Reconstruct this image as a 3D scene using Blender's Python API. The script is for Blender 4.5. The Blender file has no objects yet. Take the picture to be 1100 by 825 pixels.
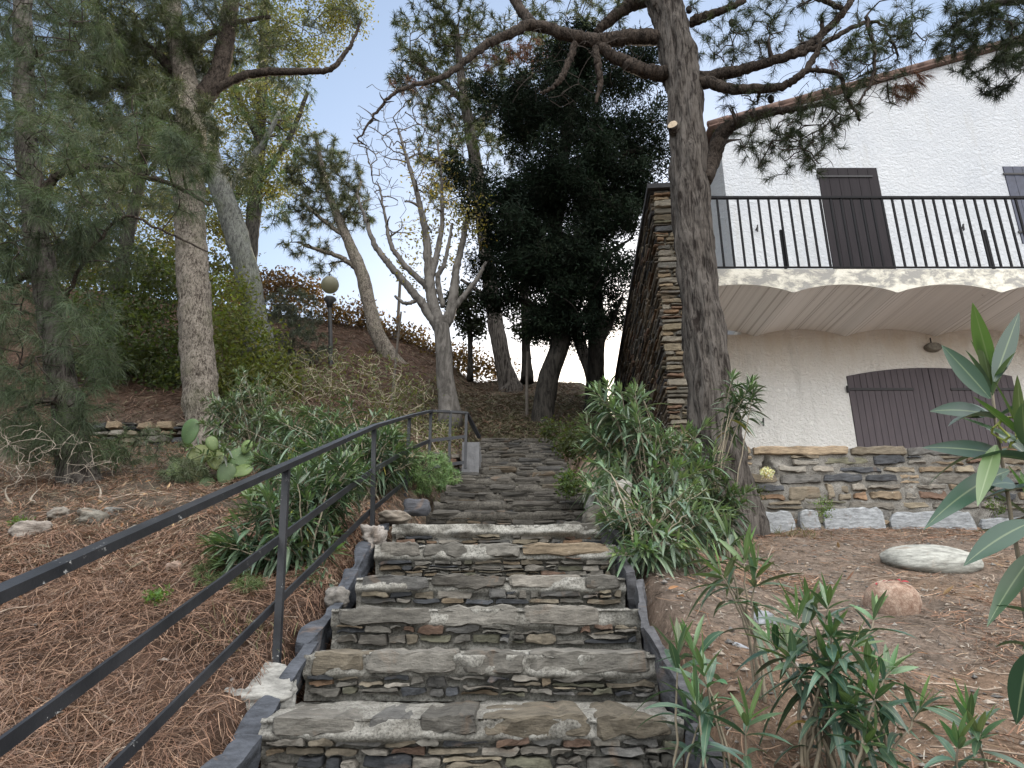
import bpy, math, numpy as np
from mathutils import Vector
R = math.radians
rng = np.random.default_rng(11)
scene = bpy.context.scene
col = scene.collection

# ------------------------------------------------------------------ camera
TH = R(18.7); FPX = 763.0
CT, ST = math.cos(TH), math.sin(TH)
cam = bpy.data.cameras.new('camera'); camo = bpy.data.objects.new('camera', cam); col.objects.link(camo)
cam.sensor_width = 36; cam.lens = FPX/1100*36; cam.clip_end = 2000; cam.clip_start = 0.05
camo.location = (0, 0, 0); camo.rotation_euler = (R(90)+TH, 0, 0)
scene.camera = camo

def at(px, py, Y):
    """world point seen at a photo pixel, at forward distance Y"""
    u = (px-550)/FPX; v = (412.5-py)/FPX
    s = Y/(CT-ST*v)
    return np.array([u*s, Y, (ST+CT*v)*s])
def mpp(py, Y):
    v = (412.5-py)/FPX
    return Y/(CT-ST*v)/FPX
def A(*a): return np.array(a, float)
def nrm(v):
    v = np.asarray(v, float); return v/np.maximum(np.linalg.norm(v, axis=-1, keepdims=True), 1e-9)

# ------------------------------------------------------------------ noise
def _h(i, j, k, s):
    n = (i*374761393 + j*668265263 + k*2147483647 + s*974634777) & 0xFFFFFFFF
    n = ((n ^ (n >> 13))*1274126177) & 0xFFFFFFFF
    n = (n ^ (n >> 16)) & 0xFFFFFF
    return n/float(0xFFFFFF)*2-1
def vnoise(P, s=0):
    P = np.asarray(P, float); f = np.floor(P).astype(np.int64); t = P-f; t = t*t*(3-2*t)
    i, j, k = f[..., 0], f[..., 1], f[..., 2]; a, b, c = t[..., 0], t[..., 1], t[..., 2]
    def L(x, y, w): return x+(y-x)*w
    return L(L(L(_h(i,j,k,s), _h(i+1,j,k,s), a), L(_h(i,j+1,k,s), _h(i+1,j+1,k,s), a), b),
             L(L(_h(i,j,k+1,s), _h(i+1,j,k+1,s), a), L(_h(i,j+1,k+1,s), _h(i+1,j+1,k+1,s), a), b), c)
def fbm(P, o=3, s=0):
    P = np.asarray(P, float); r = 0; a = 1
    for q in range(o): r = r+a*vnoise(P*2**q, s+q*17); a *= .5
    return r
def sstep(a, b, x):
    t = np.clip((x-a)/(b-a), 0, 1); return t*t*(3-2*t)

# ------------------------------------------------------------------ mesh builder
class MB:
    def __init__(s): s.V=[]; s.F=[]; s.C=[]; s.n=0
    def add(s, V, F, C=None):
        V = np.asarray(V, float).reshape(-1, 3); F = np.asarray(F, np.int64)
        if C is None: C = (1, 1, 1, 1)
        C = np.asarray(C, float)
        if C.ndim == 1:
            if len(C) == 3: C = np.append(C, 1)
            C = np.broadcast_to(C, (len(V), 4))
        s.V.append(V); s.F.append(F+s.n); s.C.append(C); s.n += len(V)
    def mesh(s, name, off, smooth):
        V = np.concatenate(s.V)-off; C = np.concatenate(s.C)
        loops = np.concatenate([f.ravel() for f in s.F])
        tot = np.concatenate([np.full(len(f), f.shape[1], np.int32) for f in s.F])
        st = np.concatenate([[0], np.cumsum(tot)[:-1]]).astype(np.int32)
        me = bpy.data.meshes.new(name)
        me.vertices.add(len(V)); me.vertices.foreach_set('co', V.astype(np.float32).ravel())
        me.loops.add(len(loops)); me.loops.foreach_set('vertex_index', loops.astype(np.int32))
        me.polygons.add(len(tot)); me.polygons.foreach_set('loop_start', st); me.polygons.foreach_set('loop_total', tot)
        me.polygons.foreach_set('use_smooth', np.full(len(tot), smooth))
        at_ = me.attributes.new('col', 'FLOAT_COLOR', 'POINT'); at_.data.foreach_set('color', C.astype(np.float32).ravel())
        me.update(calc_edges=True)
        return me
    # primitives
    def box(s, lo, hi, C=None):
        lo = A(*lo); hi = A(*hi)
        V = [[(lo, hi)[i][0], (lo, hi)[j][1], (lo, hi)[k][2]] for i in (0, 1) for j in (0, 1) for k in (0, 1)]
        s.add(V, [[0,1,3,2],[4,6,7,5],[0,4,5,1],[2,3,7,6],[0,2,6,4],[1,5,7,3]], C)
    def obox(s, O, U, V_, W, C=None):
        """box from corner O with edge vectors"""
        O, U, V_, W = map(np.asarray, (O, U, V_, W))
        V = [O+i*U+j*V_+k*W for i in (0, 1) for j in (0, 1) for k in (0, 1)]
        s.add(V, [[0,1,3,2],[4,6,7,5],[0,4,5,1],[2,3,7,6],[0,2,6,4],[1,5,7,3]], C)
    def bar(s, p, q, w, h, C=None, up=(0,0,1)):
        p, q = A(*p), A(*q); d = nrm(q-p); sd = nrm(np.cross(d, A(*up))); u = np.cross(sd, d)
        s.obox(p-sd*w/2-u*h/2, q-p, sd*w, u*h, C)
    def prism(s, poly, axis, a, b, C=None):
        """poly: list of 2D pts, extruded along axis (0 x,1 y,2 z) from a to b"""
        P = np.asarray(poly, float); n = len(P)
        def mk(v):
            o = np.zeros((n, 3)); o[:, axis] = v
            o[:, [k for k in range(3) if k != axis]] = P; return o
        V = np.concatenate([mk(a), mk(b)])
        i = np.arange(n); j = (i+1) % n
        s.add(V, np.stack([i, j, j+n, i+n], 1), C)
        s.F.append((i[None, :]+s.n-2*n)); s.F.append((i[None, ::-1]+s.n-n))
    def tube(s, path, rad, ns=10, C=None, rough=0, freq=(6, 6, 2), seed=0, cap=True, rel=True):
        P = np.asarray(path, float); K = len(P); rad = np.broadcast_to(np.asarray(rad, float), (K,))
        T = np.gradient(P, axis=0); T = nrm(T)
        ref = A(1, 0, 0) if abs(T[0][0]) < .8 else A(0, 1, 0)
        u = nrm(np.cross(T[0], ref)); U = [u]
        for k in range(1, K):
            u = u-T[k]*np.dot(u, T[k]); u = nrm(u); U.append(u)
        U = np.array(U); W = np.cross(T, U)
        a = np.arange(ns)/ns*2*np.pi
        dirs = U[:, None]*np.cos(a)[None, :, None]+W[:, None]*np.sin(a)[None, :, None]
        rr = np.repeat(rad[:, None], ns, 1)
        if rough:
            Q = P[:, None]+dirs*rad[:, None, None]
            nz = fbm(Q*np.array(freq), 3, seed)
            rr = rr+(rr if rel else 1)*rough*nz
        V = (P[:, None]+dirs*rr[..., None]).reshape(-1, 3)
        k, i = np.meshgrid(np.arange(K-1), np.arange(ns), indexing='ij'); i2 = (i+1) % ns
        F = np.stack([k*ns+i, k*ns+i2, (k+1)*ns+i2, (k+1)*ns+i], -1).reshape(-1, 4)
        s.add(V, F, C)
        if cap:
            s.F.append((np.arange(ns)[None, ::-1]+s.n-K*ns)); s.F.append((np.arange(ns)[None, :]+s.n-ns))
    def tubes(s, P, Rd, ns=3, C=None):
        """many thin tubes: P (M,K,3), Rd (M,K)"""
        M, K, _ = P.shape
        if M == 0: return
        T = nrm(np.gradient(P, axis=1)); ref = np.where(np.abs(T[..., 2:3]) < .9, A(0, 0, 1), A(1, 0, 0))
        U = nrm(np.cross(T, ref)); W = np.cross(T, U)
        a = np.arange(ns)/ns*2*np.pi
        V = P[:, :, None]+Rd[:, :, None, None]*(U[:, :, None]*np.cos(a)[:, None]+W[:, :, None]*np.sin(a)[:, None])
        m, k, i = np.meshgrid(np.arange(M), np.arange(K-1), np.arange(ns), indexing='ij'); i2 = (i+1) % ns
        b = (m*K+k)*ns
        F = np.stack([b+i, b+i2, b+ns+i2, b+ns+i], -1).reshape(-1, 4)
        s.add(V.reshape(-1, 3), F, C)
    def grid(s, V, C=None):
        """V (n,m,3)"""
        n, m, _ = V.shape
        i, j = np.meshgrid(np.arange(n-1), np.arange(m-1), indexing='ij')
        F = np.stack([i*m+j, i*m+j+1, (i+1)*m+j+1, (i+1)*m+j], -1).reshape(-1, 4)
        s.add(V.reshape(-1, 3), F, None if C is None else (C.reshape(-1, C.shape[-1]) if np.ndim(C) > 1 else C))
    def lathe(s, prof, c, ns=24, C=None):
        """prof list of (r,z) around vertical axis at c"""
        pr = np.asarray(prof, float); a = np.arange(ns+1)/ns*2*np.pi
        V = np.stack([pr[:, None, 0]*np.cos(a)+c[0], pr[:, None, 0]*np.sin(a)+c[1], np.repeat(pr[:, 1:2], ns+1, 1)+c[2]], -1)
        s.grid(V, C)

WL = {}
def obj(name, mb, mat, parent=None, loc=None, smooth=False):
    off = WL[parent.name] if parent is not None else (A(*loc) if loc is not None else A(0, 0, 0))
    me = mb.mesh(name, off, smooth) if isinstance(mb, MB) else mb
    o = bpy.data.objects.new(name, me); col.objects.link(o)
    if mat is not None: me.materials.append(mat)
    if parent is not None: o.parent = parent
    else: o.location = off
    WL[o.name] = off
    return o
def tag(o, label=None, cat=None, group=None, kind=None):
    if label: o['label'] = label
    if cat: o['category'] = cat
    if group: o['group'] = group
    if kind: o['kind'] = kind
    return o
def thing(name, loc, label, cat, group=None):
    o = bpy.data.objects.new(name, None); o.empty_display_size = .1; col.objects.link(o)
    o.location = loc; WL[o.name] = A(*loc)
    return tag(o, label, cat, group)

# ------------------------------------------------------------------ materials
def newmat(name):
    m = bpy.data.materials.new(name); m.use_nodes = True; nt = m.node_tree; nt.nodes.clear()
    out = nt.nodes.new('ShaderNodeOutputMaterial'); return m, nt, out
def nd(nt, t, **kw):
    n = nt.nodes.new(t)
    for k, v in kw.items():
        if k.startswith('i_'): n.inputs[k[2:].replace('_', ' ')].default_value = v
        else: setattr(n, k, v)
    return n
def noise(nt, scale, detail=6, rough=.6, vec=None, dist=0):
    n = nd(nt, 'ShaderNodeTexNoise'); n.inputs['Scale'].default_value = scale; n.inputs['Detail'].default_value = detail
    n.inputs['Roughness'].default_value = rough; n.inputs['Distortion'].default_value = dist
    if vec is not None: nt.links.new(vec, n.inputs['Vector'])
    return n.outputs['Fac']
def ramp(nt, fac, stops):
    n = nd(nt, 'ShaderNodeValToRGB'); e = n.color_ramp.elements
    while len(e) < len(stops): e.new(.5)
    for q, (p, c) in enumerate(stops): e[q].position = p; e[q].color = (*c, 1) if len(c) == 3 else c
    nt.links.new(fac, n.inputs['Fac']); return n.outputs['Color']
def gr(v): return (v, v, v)
def mix(nt, fac, a, b, mode='MIX'):
    n = nd(nt, 'ShaderNodeMix', data_type='RGBA', blend_type=mode)
    for sock, v in ((n.inputs[0], fac), (n.inputs[6], a), (n.inputs[7], b)):
        if isinstance(v, (int, float)): sock.default_value = v
        elif isinstance(v, tuple): sock.default_value = (*v, 1)
        else: nt.links.new(v, sock)
    return n.outputs[2]
def bump(nt, h, strength, dist, normal=None):
    n = nd(nt, 'ShaderNodeBump'); n.inputs['Strength'].default_value = strength; n.inputs['Distance'].default_value = dist
    nt.links.new(h, n.inputs['Height'])
    if normal is not None: nt.links.new(normal, n.inputs['Normal'])
    return n.outputs['Normal']
def principled(nt, out, c, rough=.8, normal=None, spec=.3, metal=0):
    p = nd(nt, 'ShaderNodeBsdfPrincipled'); p.inputs['Roughness'].default_value = rough
    p.inputs['Specular IOR Level'].default_value = spec; p.inputs['Metallic'].default_value = metal
    if isinstance(c, tuple): p.inputs['Base Color'].default_value = (*c, 1)
    else: nt.links.new(c, p.inputs['Base Color'])
    if normal is not None: nt.links.new(normal, p.inputs['Normal'])
    nt.links.new(p.outputs[0], out.inputs['Surface']); return p
def coords(nt, scale=None):
    g = nd(nt, 'ShaderNodeNewGeometry').outputs['Position']
    if scale is None: return g
    m = nd(nt, 'ShaderNodeMapping'); m.inputs['Scale'].default_value = scale; nt.links.new(g, m.inputs['Vector']); return m.outputs['Vector']
def attr(nt): return nd(nt, 'ShaderNodeAttribute', attribute_name='col')

def mat_stone(name, lichen=.5, tint=(1, 1, 1), speck=(.40, .39, .35), bs=1.0):
    m, nt, out = newmat(name); p = coords(nt); a = attr(nt).outputs['Color']
    pl = coords(nt, (1, 1, 4))
    v = ramp(nt, noise(nt, 13, 10, .75, pl), [(.32, gr(.42)), (.5, gr(1)), (.68, gr(1.55))])
    c = mix(nt, 1, a, v, 'MULTIPLY'); c = mix(nt, 1, c, tint, 'MULTIPLY')
    sp = ramp(nt, noise(nt, 16, 10, .75, p), [(.72-.2*lichen, gr(0)), (.80-.16*lichen, gr(1))])
    c = mix(nt, mix(nt, .75, gr(0), sp), c, speck)
    rs = ramp(nt, noise(nt, 6, 4, .6, p, 1), [(.6, gr(0)), (.75, gr(.55))])
    c = mix(nt, rs, c, (.17, .11, .07))
    h = mix(nt, .35, noise(nt, 28, 8, .7, pl), noise(nt, 130, 5, .7, p))
    principled(nt, out, c, .85, bump(nt, h, .8*bs, .014), .25); return m
def mat_mortar(name, c=(.34, .32, .285), d=(.15, .14, .125)):
    m, nt, out = newmat(name); p = coords(nt)
    cc = ramp(nt, noise(nt, 9, 10, .75, p), [(.34, d), (.6, c)])
    cc = mix(nt, 1, cc, ramp(nt, noise(nt, 120, 4, .7, p), [(.34, gr(.45)), (.55, gr(1.08))]), 'MULTIPLY')
    h = noise(nt, 70, 8, .75, p)
    principled(nt, out, cc, .95, bump(nt, h, 1, .016), .1); return m
def mat_bark(name, dark, light, sc=14, zs=.22, st=.9, moss=0):
    m, nt, out = newmat(name); p = coords(nt, (1, 1, zs)); g = coords(nt)
    vo = nd(nt, 'ShaderNodeTexVoronoi', feature='DISTANCE_TO_EDGE'); vo.inputs['Scale'].default_value = sc
    wp = nd(nt, 'ShaderNodeVectorMath', operation='ADD')
    nc = nd(nt, 'ShaderNodeTexNoise'); nc.inputs['Scale'].default_value = sc*.8; nt.links.new(p, nc.inputs['Vector'])
    sc_ = nd(nt, 'ShaderNodeVectorMath', operation='SCALE'); sc_.inputs['Scale'].default_value = .13; nt.links.new(nc.outputs['Color'], sc_.inputs[0])
    nt.links.new(p, wp.inputs[0]); nt.links.new(sc_.outputs[0], wp.inputs[1]); nt.links.new(wp.outputs[0], vo.inputs['Vector'])
    e = ramp(nt, vo.outputs['Distance'], [(0, gr(0)), (.12, gr(1))])
    n = ramp(nt, noise(nt, sc*1.3, 9, .72, p, 1.2), [(.32, gr(0)), (.68, gr(1))])
    h = mix(nt, .80, e, n)
    f = ramp(nt, mix(nt, .4, h, noise(nt, 9, 8, .7, g)), [(.36, dark), (.64, light)])
    if moss: f = mix(nt, ramp(nt, noise(nt, 3, 5, .6, g), [(.5, gr(0)), (.7, gr(moss))]), f, (.09, .10, .05))
    principled(nt, out, f, .95, bump(nt, h, st, .02), .1); return m
def mat_leaf(name, trans=.3, rough=.5, tcol=(1.5, 1.5, .7), spec=.3, midrib=None):
    m, nt, out = newmat(name); a = attr(nt); c = a.outputs['Color']
    if midrib:
        c = mix(nt, ramp(nt, a.outputs['Alpha'], [(.03, gr(.6)), (.11, gr(0))]), c, midrib)
    p = principled(nt, out, c, rough, None, spec)
    if trans:
        t = nd(nt, 'ShaderNodeBsdfTranslucent'); nt.links.new(mix(nt, 1, c, tcol, 'MULTIPLY'), t.inputs['Color'])
        mx = nd(nt, 'ShaderNodeMixShader'); mx.inputs[0].default_value = trans
        nt.links.new(p.outputs[0], mx.inputs[1]); nt.links.new(t.outputs[0], mx.inputs[2]); nt.links.new(mx.outputs[0], out.inputs['Surface'])
    return m
def mat_plain(name, c, rough=.6, var=.25, scale=12, bs=.15, metal=0, spec=.3, bscale=60):
    m, nt, out = newmat(name); p = coords(nt)
    v = ramp(nt, noise(nt, scale, 6, .6, p), [(.3, gr(1-var)), (.7, gr(1+var))])
    cc = mix(nt, 1, c, v, 'MULTIPLY')
    principled(nt, out, cc, rough, bump(nt, noise(nt, bscale, 6, .7, p), bs, .01), spec, metal); return m
def mat_attr(name, rough=.8, var=.3, scale=30, bs=.4):
    m, nt, out = newmat(name); p = coords(nt)
    v = ramp(nt, noise(nt, scale, 6, .6, p), [(.3, gr(1-var)), (.7, gr(1+var))])
    cc = mix(nt, 1, attr(nt).outputs['Color'], v, 'MULTIPLY')
    principled(nt, out, cc, rough, bump(nt, noise(nt, scale*3, 6, .7, p), bs, .01), .2); return m

# ------------------------------------------------------------------ masonry
PAL = np.array([(.15,.145,.135),(.19,.18,.165),(.12,.12,.12),(.055,.06,.07),(.17,.15,.12),(.21,.17,.125),(.19,.13,.09),(.155,.105,.082),(.26,.23,.18),(.13,.13,.10)])
PW = np.array([.2,.15,.13,.1,.14,.1,.04,.04,.05,.05]); PW /= PW.sum()
def stone(mb, quad, O, U, V, N, thick, back, c, seed, nu=7, nv=5, rnd=.014, amp=.007, jag=.006):
    """irregular stone: quad = 4 (s,t) corners bl br tr tl; front bulges to +thick, goes back to -back"""
    def knots(n): return np.concatenate([[0, .05], np.linspace(.18, .82, max(n-4, 1)), [.95, 1]]) if n >= 5 else np.linspace(0, 1, n)
    ku, kv = knots(nu), knots(nv); a, b = np.meshgrid(ku, kv, indexing='ij')
    # round the corners of the outline
    q = np.asarray(quad, float)
    ea = np.abs(a-.5)*2; eb = np.abs(b-.5)*2; cr = (ea*eb)**4*.10
    a2 = .5+(a-.5)*(1-cr); b2 = .5+(b-.5)*(1-cr)
    st = (q[0]*((1-a2)*(1-b2))[..., None]+q[1]*(a2*(1-b2))[..., None]+q[2]*(a2*b2)[..., None]+q[3]*((1-a2)*b2)[..., None])
    p3 = np.stack([st[..., 0]*9, st[..., 1]*14, np.full(a.shape, seed*1.7)], -1)
    jx = fbm(p3*3.1, 3, 5)*jag; jy = fbm(p3*3.1+9, 3, 6)*jag
    edge = np.maximum(ea, eb)
    d = thick-rnd*np.clip((edge-.84)/.16, 0, 1)**2+fbm(p3*2.1, 3, 3)*amp+np.round(fbm(p3*.9, 2, 8)*2.2)/2.2*amp*.8
    s = st[..., 0]+jx; t = st[..., 1]+jy
    W = O+s[..., None]*U+t[..., None]*V+d[..., None]*N
    mb.grid(W, A(*c, 1))
    # sides
    idx = np.arange(nu*nv).reshape(nu, nv)
    loop = np.concatenate([idx[:, 0], idx[-1, 1:], idx[-2::-1, -1], idx[0, -2:0:-1]])
    ring = W.reshape(-1, 3)[loop]; dl = d.reshape(-1)[loop]
    bk = ring-(dl[:, None]+back)*N
    n = len(loop); i = np.arange(n); j = (i+1) % n
    mb.add(np.concatenate([ring, bk]), np.stack([i, i+n, j+n, j], 1), A(*c, 1))

def pick(r, pal=PAL, w=PW, var=.18):
    c = pal[r.choice(len(pal), p=w)]*(1+r.normal()*var); return np.clip(c, .02, .5)

def courses(mb, r, O, U, V, N, bounds, H, rows, lens, gap=.008, thick=(.0, .02), back=.1, res=(7, 5), pal=PAL, w=PW, jag=.006, skip=.0, hole=None, t0=0, amp=.007, wob=.05, rn=1.0):
    """rows (min,max) height, lens (min,max) length; bounds(t)->(s0,s1)"""
    t = t0
    while t < H-.005:
        h = r.uniform(*rows)
        if t+h > H-rows[0]*.5: h = H-t
        s0, s1 = bounds(t+h/2); s = s0
        while s < s1-.004:
            L = r.uniform(*lens)*(.7+.6*r.random()); 
            if s+L > s1-lens[0]*.6: L = s1-s
            parts = [(t, h)] if (h < rows[0]*1.5 or r.random() < .55) else [(t, h*(f := r.uniform(.35, .65))), (t+h*f, h*(1-f))]
            for (tt, hh) in parts:
                if r.random() < skip: continue
                g = gap*r.uniform(.4, 1.3, 8); tl = r.normal(0, .12)*hh*.5
                quad = [(s+g[0], tt+g[1]), (s+L-g[2], tt+g[3]+tl*.3), (s+L-g[4]-r.uniform(0, .15)*hh, tt+hh-g[5]), (s+g[6]+r.uniform(0, .15)*hh, tt+hh-g[7]-abs(tl)*.4)]
                if wob > .05: quad = [(a_+r.normal()*wob*.3*hh, b_+r.normal()*wob*.45*hh) for a_, b_ in quad]
                if hole and hole(s+L/2, tt+hh/2): continue
                stone(mb, quad, O, U, V, N, r.uniform(*thick), back, pick(r, pal, w), r.random()*50, *res, rnd=min(.016, hh*.25)*rn, jag=jag, amp=amp)
            s += L
        t += h

# ------------------------------------------------------------------ vegetation
def resample(P, n):
    P = np.asarray(P, float); 
    # Catmull-Rom smooth
    k = len(P); x = np.linspace(0, k-1, n); out = []
    Q = np.concatenate([[2*P[0]-P[1]], P, [2*P[-1]-P[-2]]])
    for v in x:
        i = min(int(v), k-2); t = v-i; a, b, c, d = Q[i], Q[i+1], Q[i+2], Q[i+3]
        out.append(.5*((2*b)+(c-a)*t+(2*a-5*b+4*c-d)*t*t+(3*b-a-3*c+d)*t**3))
    return np.array(out)
def pixpath(pts, Y, n=None):
    """[(px,py,rpx[,dY])] -> smooth 3D path + radii"""
    P = []; Rr = []
    for p in pts:
        y = Y+(p[3] if len(p) > 3 else 0)
        P.append(at(p[0], p[1], y)); Rr.append(p[2]*mpp(p[1], y))
    n = n or max(12, 8*len(pts))
    Q = np.concatenate([np.array(P), np.array(Rr)[:, None]], 1); S = resample(Q, n)
    return S[:, :3], np.maximum(S[:, 3], .002)
def grow(S, Rs, T, r, k=5, up=.1, wig=.12, rmax=.03, rend=.003, pen=.6, frac=.6, own=None):
    """join every target to the nearest wood; grow.path / grow.buf tell which branch a path belongs to (-1: trunk or limb)"""
    T = T[np.argsort([np.min(np.linalg.norm(S-t, axis=1)) for t in T])] if len(T) else T
    M = len(T); n0 = len(S); buf = np.zeros((n0+M*(k-1), 3)); rb = np.zeros(len(buf)); buf[:n0] = S; rb[:n0] = Rs; n = n0
    ob = np.full(len(buf), -1); po = np.full(M, -1)
    if own is not None: ob[:n0] = own
    nxt = int(ob.max())+1
    PP = np.zeros((M, k, 3)); RR = np.zeros((M, k)); ts = np.linspace(0, 1, k)[:, None]
    for m, t in enumerate(T):
        d = t-buf[:n]; c = np.linalg.norm(d, axis=1)+pen*np.maximum(0, -d[:, 2])
        j = int(np.argmin(c)); p0 = buf[j]; L = np.linalg.norm(t-p0)
        q = (p0+t)/2+r.normal(size=3)*wig*L+A(0, 0, up*L)
        pts = p0*(1-ts)**2+2*q*ts*(1-ts)+t*ts**2
        r0 = max(min(rb[j]*frac, rmax), rend)
        rad = r0+(rend-r0)*ts[:, 0]
        if ob[j] < 0: po[m] = nxt; nxt += 1
        else: po[m] = ob[j]
        ob[n:n+k-1] = po[m]
        PP[m] = pts; RR[m] = rad; buf[n:n+k-1] = pts[1:]; rb[n:n+k-1] = rad[1:]; n += k-1
    grow.path = po; grow.buf = ob[:n]
    return PP, RR, buf[:n], rb[:n]
def ell(r, c, rad, n, shell=.35):
    v = nrm(r.normal(size=(n, 3))); q = r.random((n, 1))**(1/3.); q = shell+(1-shell)*q
    return c+v*q*np.asarray(rad)
def tone(c, n, r, var=.25, P=None, big=.25, sc=1.2):
    k = 1+r.normal(size=(n, 1))*var*.5
    if P is not None: k = k*(1+big*fbm(P*sc, 2, 91)[:, None])
    h = np.clip(np.asarray(c)*k*(1+r.normal(size=(n, 3))*.06), .004, .7)
    return np.concatenate([h, np.ones((n, 1))], 1)
def needles(mb, P, D, r, K=24, L=.1, w=.004, spread=.75, c=(.05, .08, .03), back=.07, droop=.0, var=.3, big=.3):
    M = len(P); cc = tone(c, M, r, var, P, big)
    p = np.repeat(P, K, 0)-np.repeat(D, K, 0)*r.random((M*K, 1))*back
    d = nrm(np.repeat(D, K, 0)*.8+r.normal(size=(M*K, 3))*spread); d[:, 2] -= droop; d = nrm(d)
    l = L*r.uniform(.6, 1.15, (M*K, 1)); s = nrm(np.cross(d, r.normal(size=(M*K, 3))))*w/2
    mid = p+d*l*.5+A(0, 0, -1)*(droop*.0); tip = p+d*l+A(0, 0, -1)*l*.18*(1+droop)
    V = np.stack([p-s, p+s, mid+s*.9, mid-s*.9, tip], 1).reshape(-1, 3)
    b = np.arange(M*K)*5
    cr = np.repeat(np.repeat(cc, K, 0)*r.uniform(.8, 1.2, (M*K, 1)), 5, 0); cr[:, 3] = 1
    n = mb.n
    mb.add(V, np.stack([b, b+1, b+2, b+3], 1), cr)
    mb.F.append(np.stack([b+3, b+2, b+4], 1)+n)
def leaves(mb, P, r, K=8, L=.05, w=.03, spread=.08, c=(.06, .09, .03), D=None, outward=.0, var=.3, big=.3, flat=0):
    M = len(P); cc = tone(c, M, r, var, P, big); N = M*K
    p = np.repeat(P, K, 0)+r.normal(size=(N, 3))*spread
    d = r.normal(size=(N, 3))
    if D is not None: d = d+np.repeat(D, K, 0)*outward
    d[:, 2] *= 1-flat; d = nrm(d); s = nrm(np.cross(d, r.normal(size=(N, 3)))); nn = np.cross(s, d)
    l = L*r.uniform(.6, 1.2, (N, 1)); ww = w*r.uniform(.7, 1.2, (N, 1))/2
    V = np.stack([p, p+d*l*.45+s*ww+nn*ww*.35, p+d*l, p+d*l*.45-s*ww+nn*ww*.35], 1).reshape(-1, 3)
    b = np.arange(N)*4
    cr = np.repeat(np.repeat(cc, K, 0)*r.uniform(.75, 1.25, (N, 1)), 4, 0); cr[:, 3] = 1
    n = mb.n
    mb.add(V, np.stack([b, b+1, b+2], 1), cr); mb.F.append(np.stack([b, b+2, b+3], 1)+n)
def blades(mb, P, D, L, W, droop, c, r, rows=7, fold=.35, tw=.25, face=None):
    """lanceolate leaves; P,D (M,3) L,W,droop (M,) c (M,4)"""
    M = len(P); D = nrm(D); t = np.linspace(0, 1, rows)
    up = np.where(np.abs(D[:, 2:3]) > .95, A(1, 0, 0), A(0, 0, 1))
    S = nrm((np.cross(D, up) if face is None else np.cross(D, face))+r.normal(size=(M, 3))*tw); Nn = nrm(np.cross(S, D))
    w = np.sin(np.pi*np.clip(t, 0, 1)**.8)**.85; w[0] = .12; w[-1] = 0.02
    ctr = P[:, None]+D[:, None]*(L[:, None]*t)[..., None]+A(0, 0, -1)*((droop*L)[:, None]*t**2)[..., None]
    sw = S[:, None]*(W[:, None]*w/2)[..., None]; nw = Nn[:, None]*(W[:, None]*w/2*fold)[..., None]
    V = np.stack([ctr-sw+nw, ctr, ctr+sw+nw], 2)
    m, i, j = np.meshgrid(np.arange(M), np.arange(rows-1), np.arange(2), indexing='ij'); b = (m*rows+i)*3+j
    F = np.stack([b, b+1, b+4, b+3], -1).reshape(-1, 4)
    C = np.repeat(c[:, None], rows*3, 1).reshape(M, rows, 3, 4).copy(); C[:, :, 1, 3] = 0; C[:, :, (0, 2), 3] = 1
    mb.add(V.reshape(-1, 3), F, C.reshape(-1, 4))
# ------------------------------------------------------------------ terrain heights (metres, eye at z = 0)
def stair_z(y):
    return np.interp(y, [-6, 2.32, 4.12, 10.1, 16.5, 19, 60], [-3.8, -.256, .55, 2.59, 5.65, 5.7, 3.0])
def left_z(x, y):
    top = np.interp(x, [-30, -12, -3.5, -1.2, .3, 4], [8.6, 8.3, 7.1, 6.05, 5.7, 5.6])
    a = np.interp(y, [-6, 2.1, 9], [-3.3, -.36, 2.19])
    k = np.clip((y-9)/7.5, 0, 1); b = 2.19+(top-2.19)*(k+.12*np.sin(k*np.pi)*0)
    c = top-np.clip(y-16.5, 0, 60)*.10
    return np.where(y < 9, a, np.where(y < 16.5, b, c))
def right_z(x, y):
    g = np.interp(y, [-6, 2.2, 6.2], [-2.6, -.32, .79])
    return np.where(y > 6.32, 1.36, g)
def ground_z(x, y):
    x = np.asarray(x, float); y = np.asarray(y, float)
    cx = -.11+np.clip((y-4.1)/6, 0, 1)*.2
    s = stair_z(y); L = left_z(x, y); Rz = right_z(x, y)
    wl = sstep(.75, 1.9, cx-x); z = s*(1-wl)+L*wl
    edge = np.where(y > 6.9, 1.85, 1.45); w0 = np.where(y > 6.9, 1.75, .62)
    wr = sstep(w0, edge, x)
    far = sstep(17, 24, y)                       # behind the house the hill closes again
    z = z*(1-wr)+(Rz*(1-far)+s*far)*wr
    # bed under the steps
    inner = sstep(.78, .62, np.abs(x-cx))*sstep(10.6, 10.0, y)
    z = z-inner*.3-.06*sstep(.66, .74, cx-x)*sstep(1.5, .85, cx-x)*sstep(9.5, 8, y)
    n = fbm(np.stack([x*1.1, y*1.1, x*0], -1), 3, 2)*.035+fbm(np.stack([x*5, y*5, x*0], -1), 2, 7)*.012
    z = z+n*(1-inner)*np.where((x > 2) & (y > 6.4), 0, 1)+sstep(-.8, -1.3, x)*fbm(np.stack([x*2.6, y*2.6, x*0+3], -1), 2, 19)*.045*sstep(12, 8, y)
    big = sstep(17, 40, y)*fbm(np.stack([x*.06, y*.06, x*0], -1), 2, 12)*2
    return z+big

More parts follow.
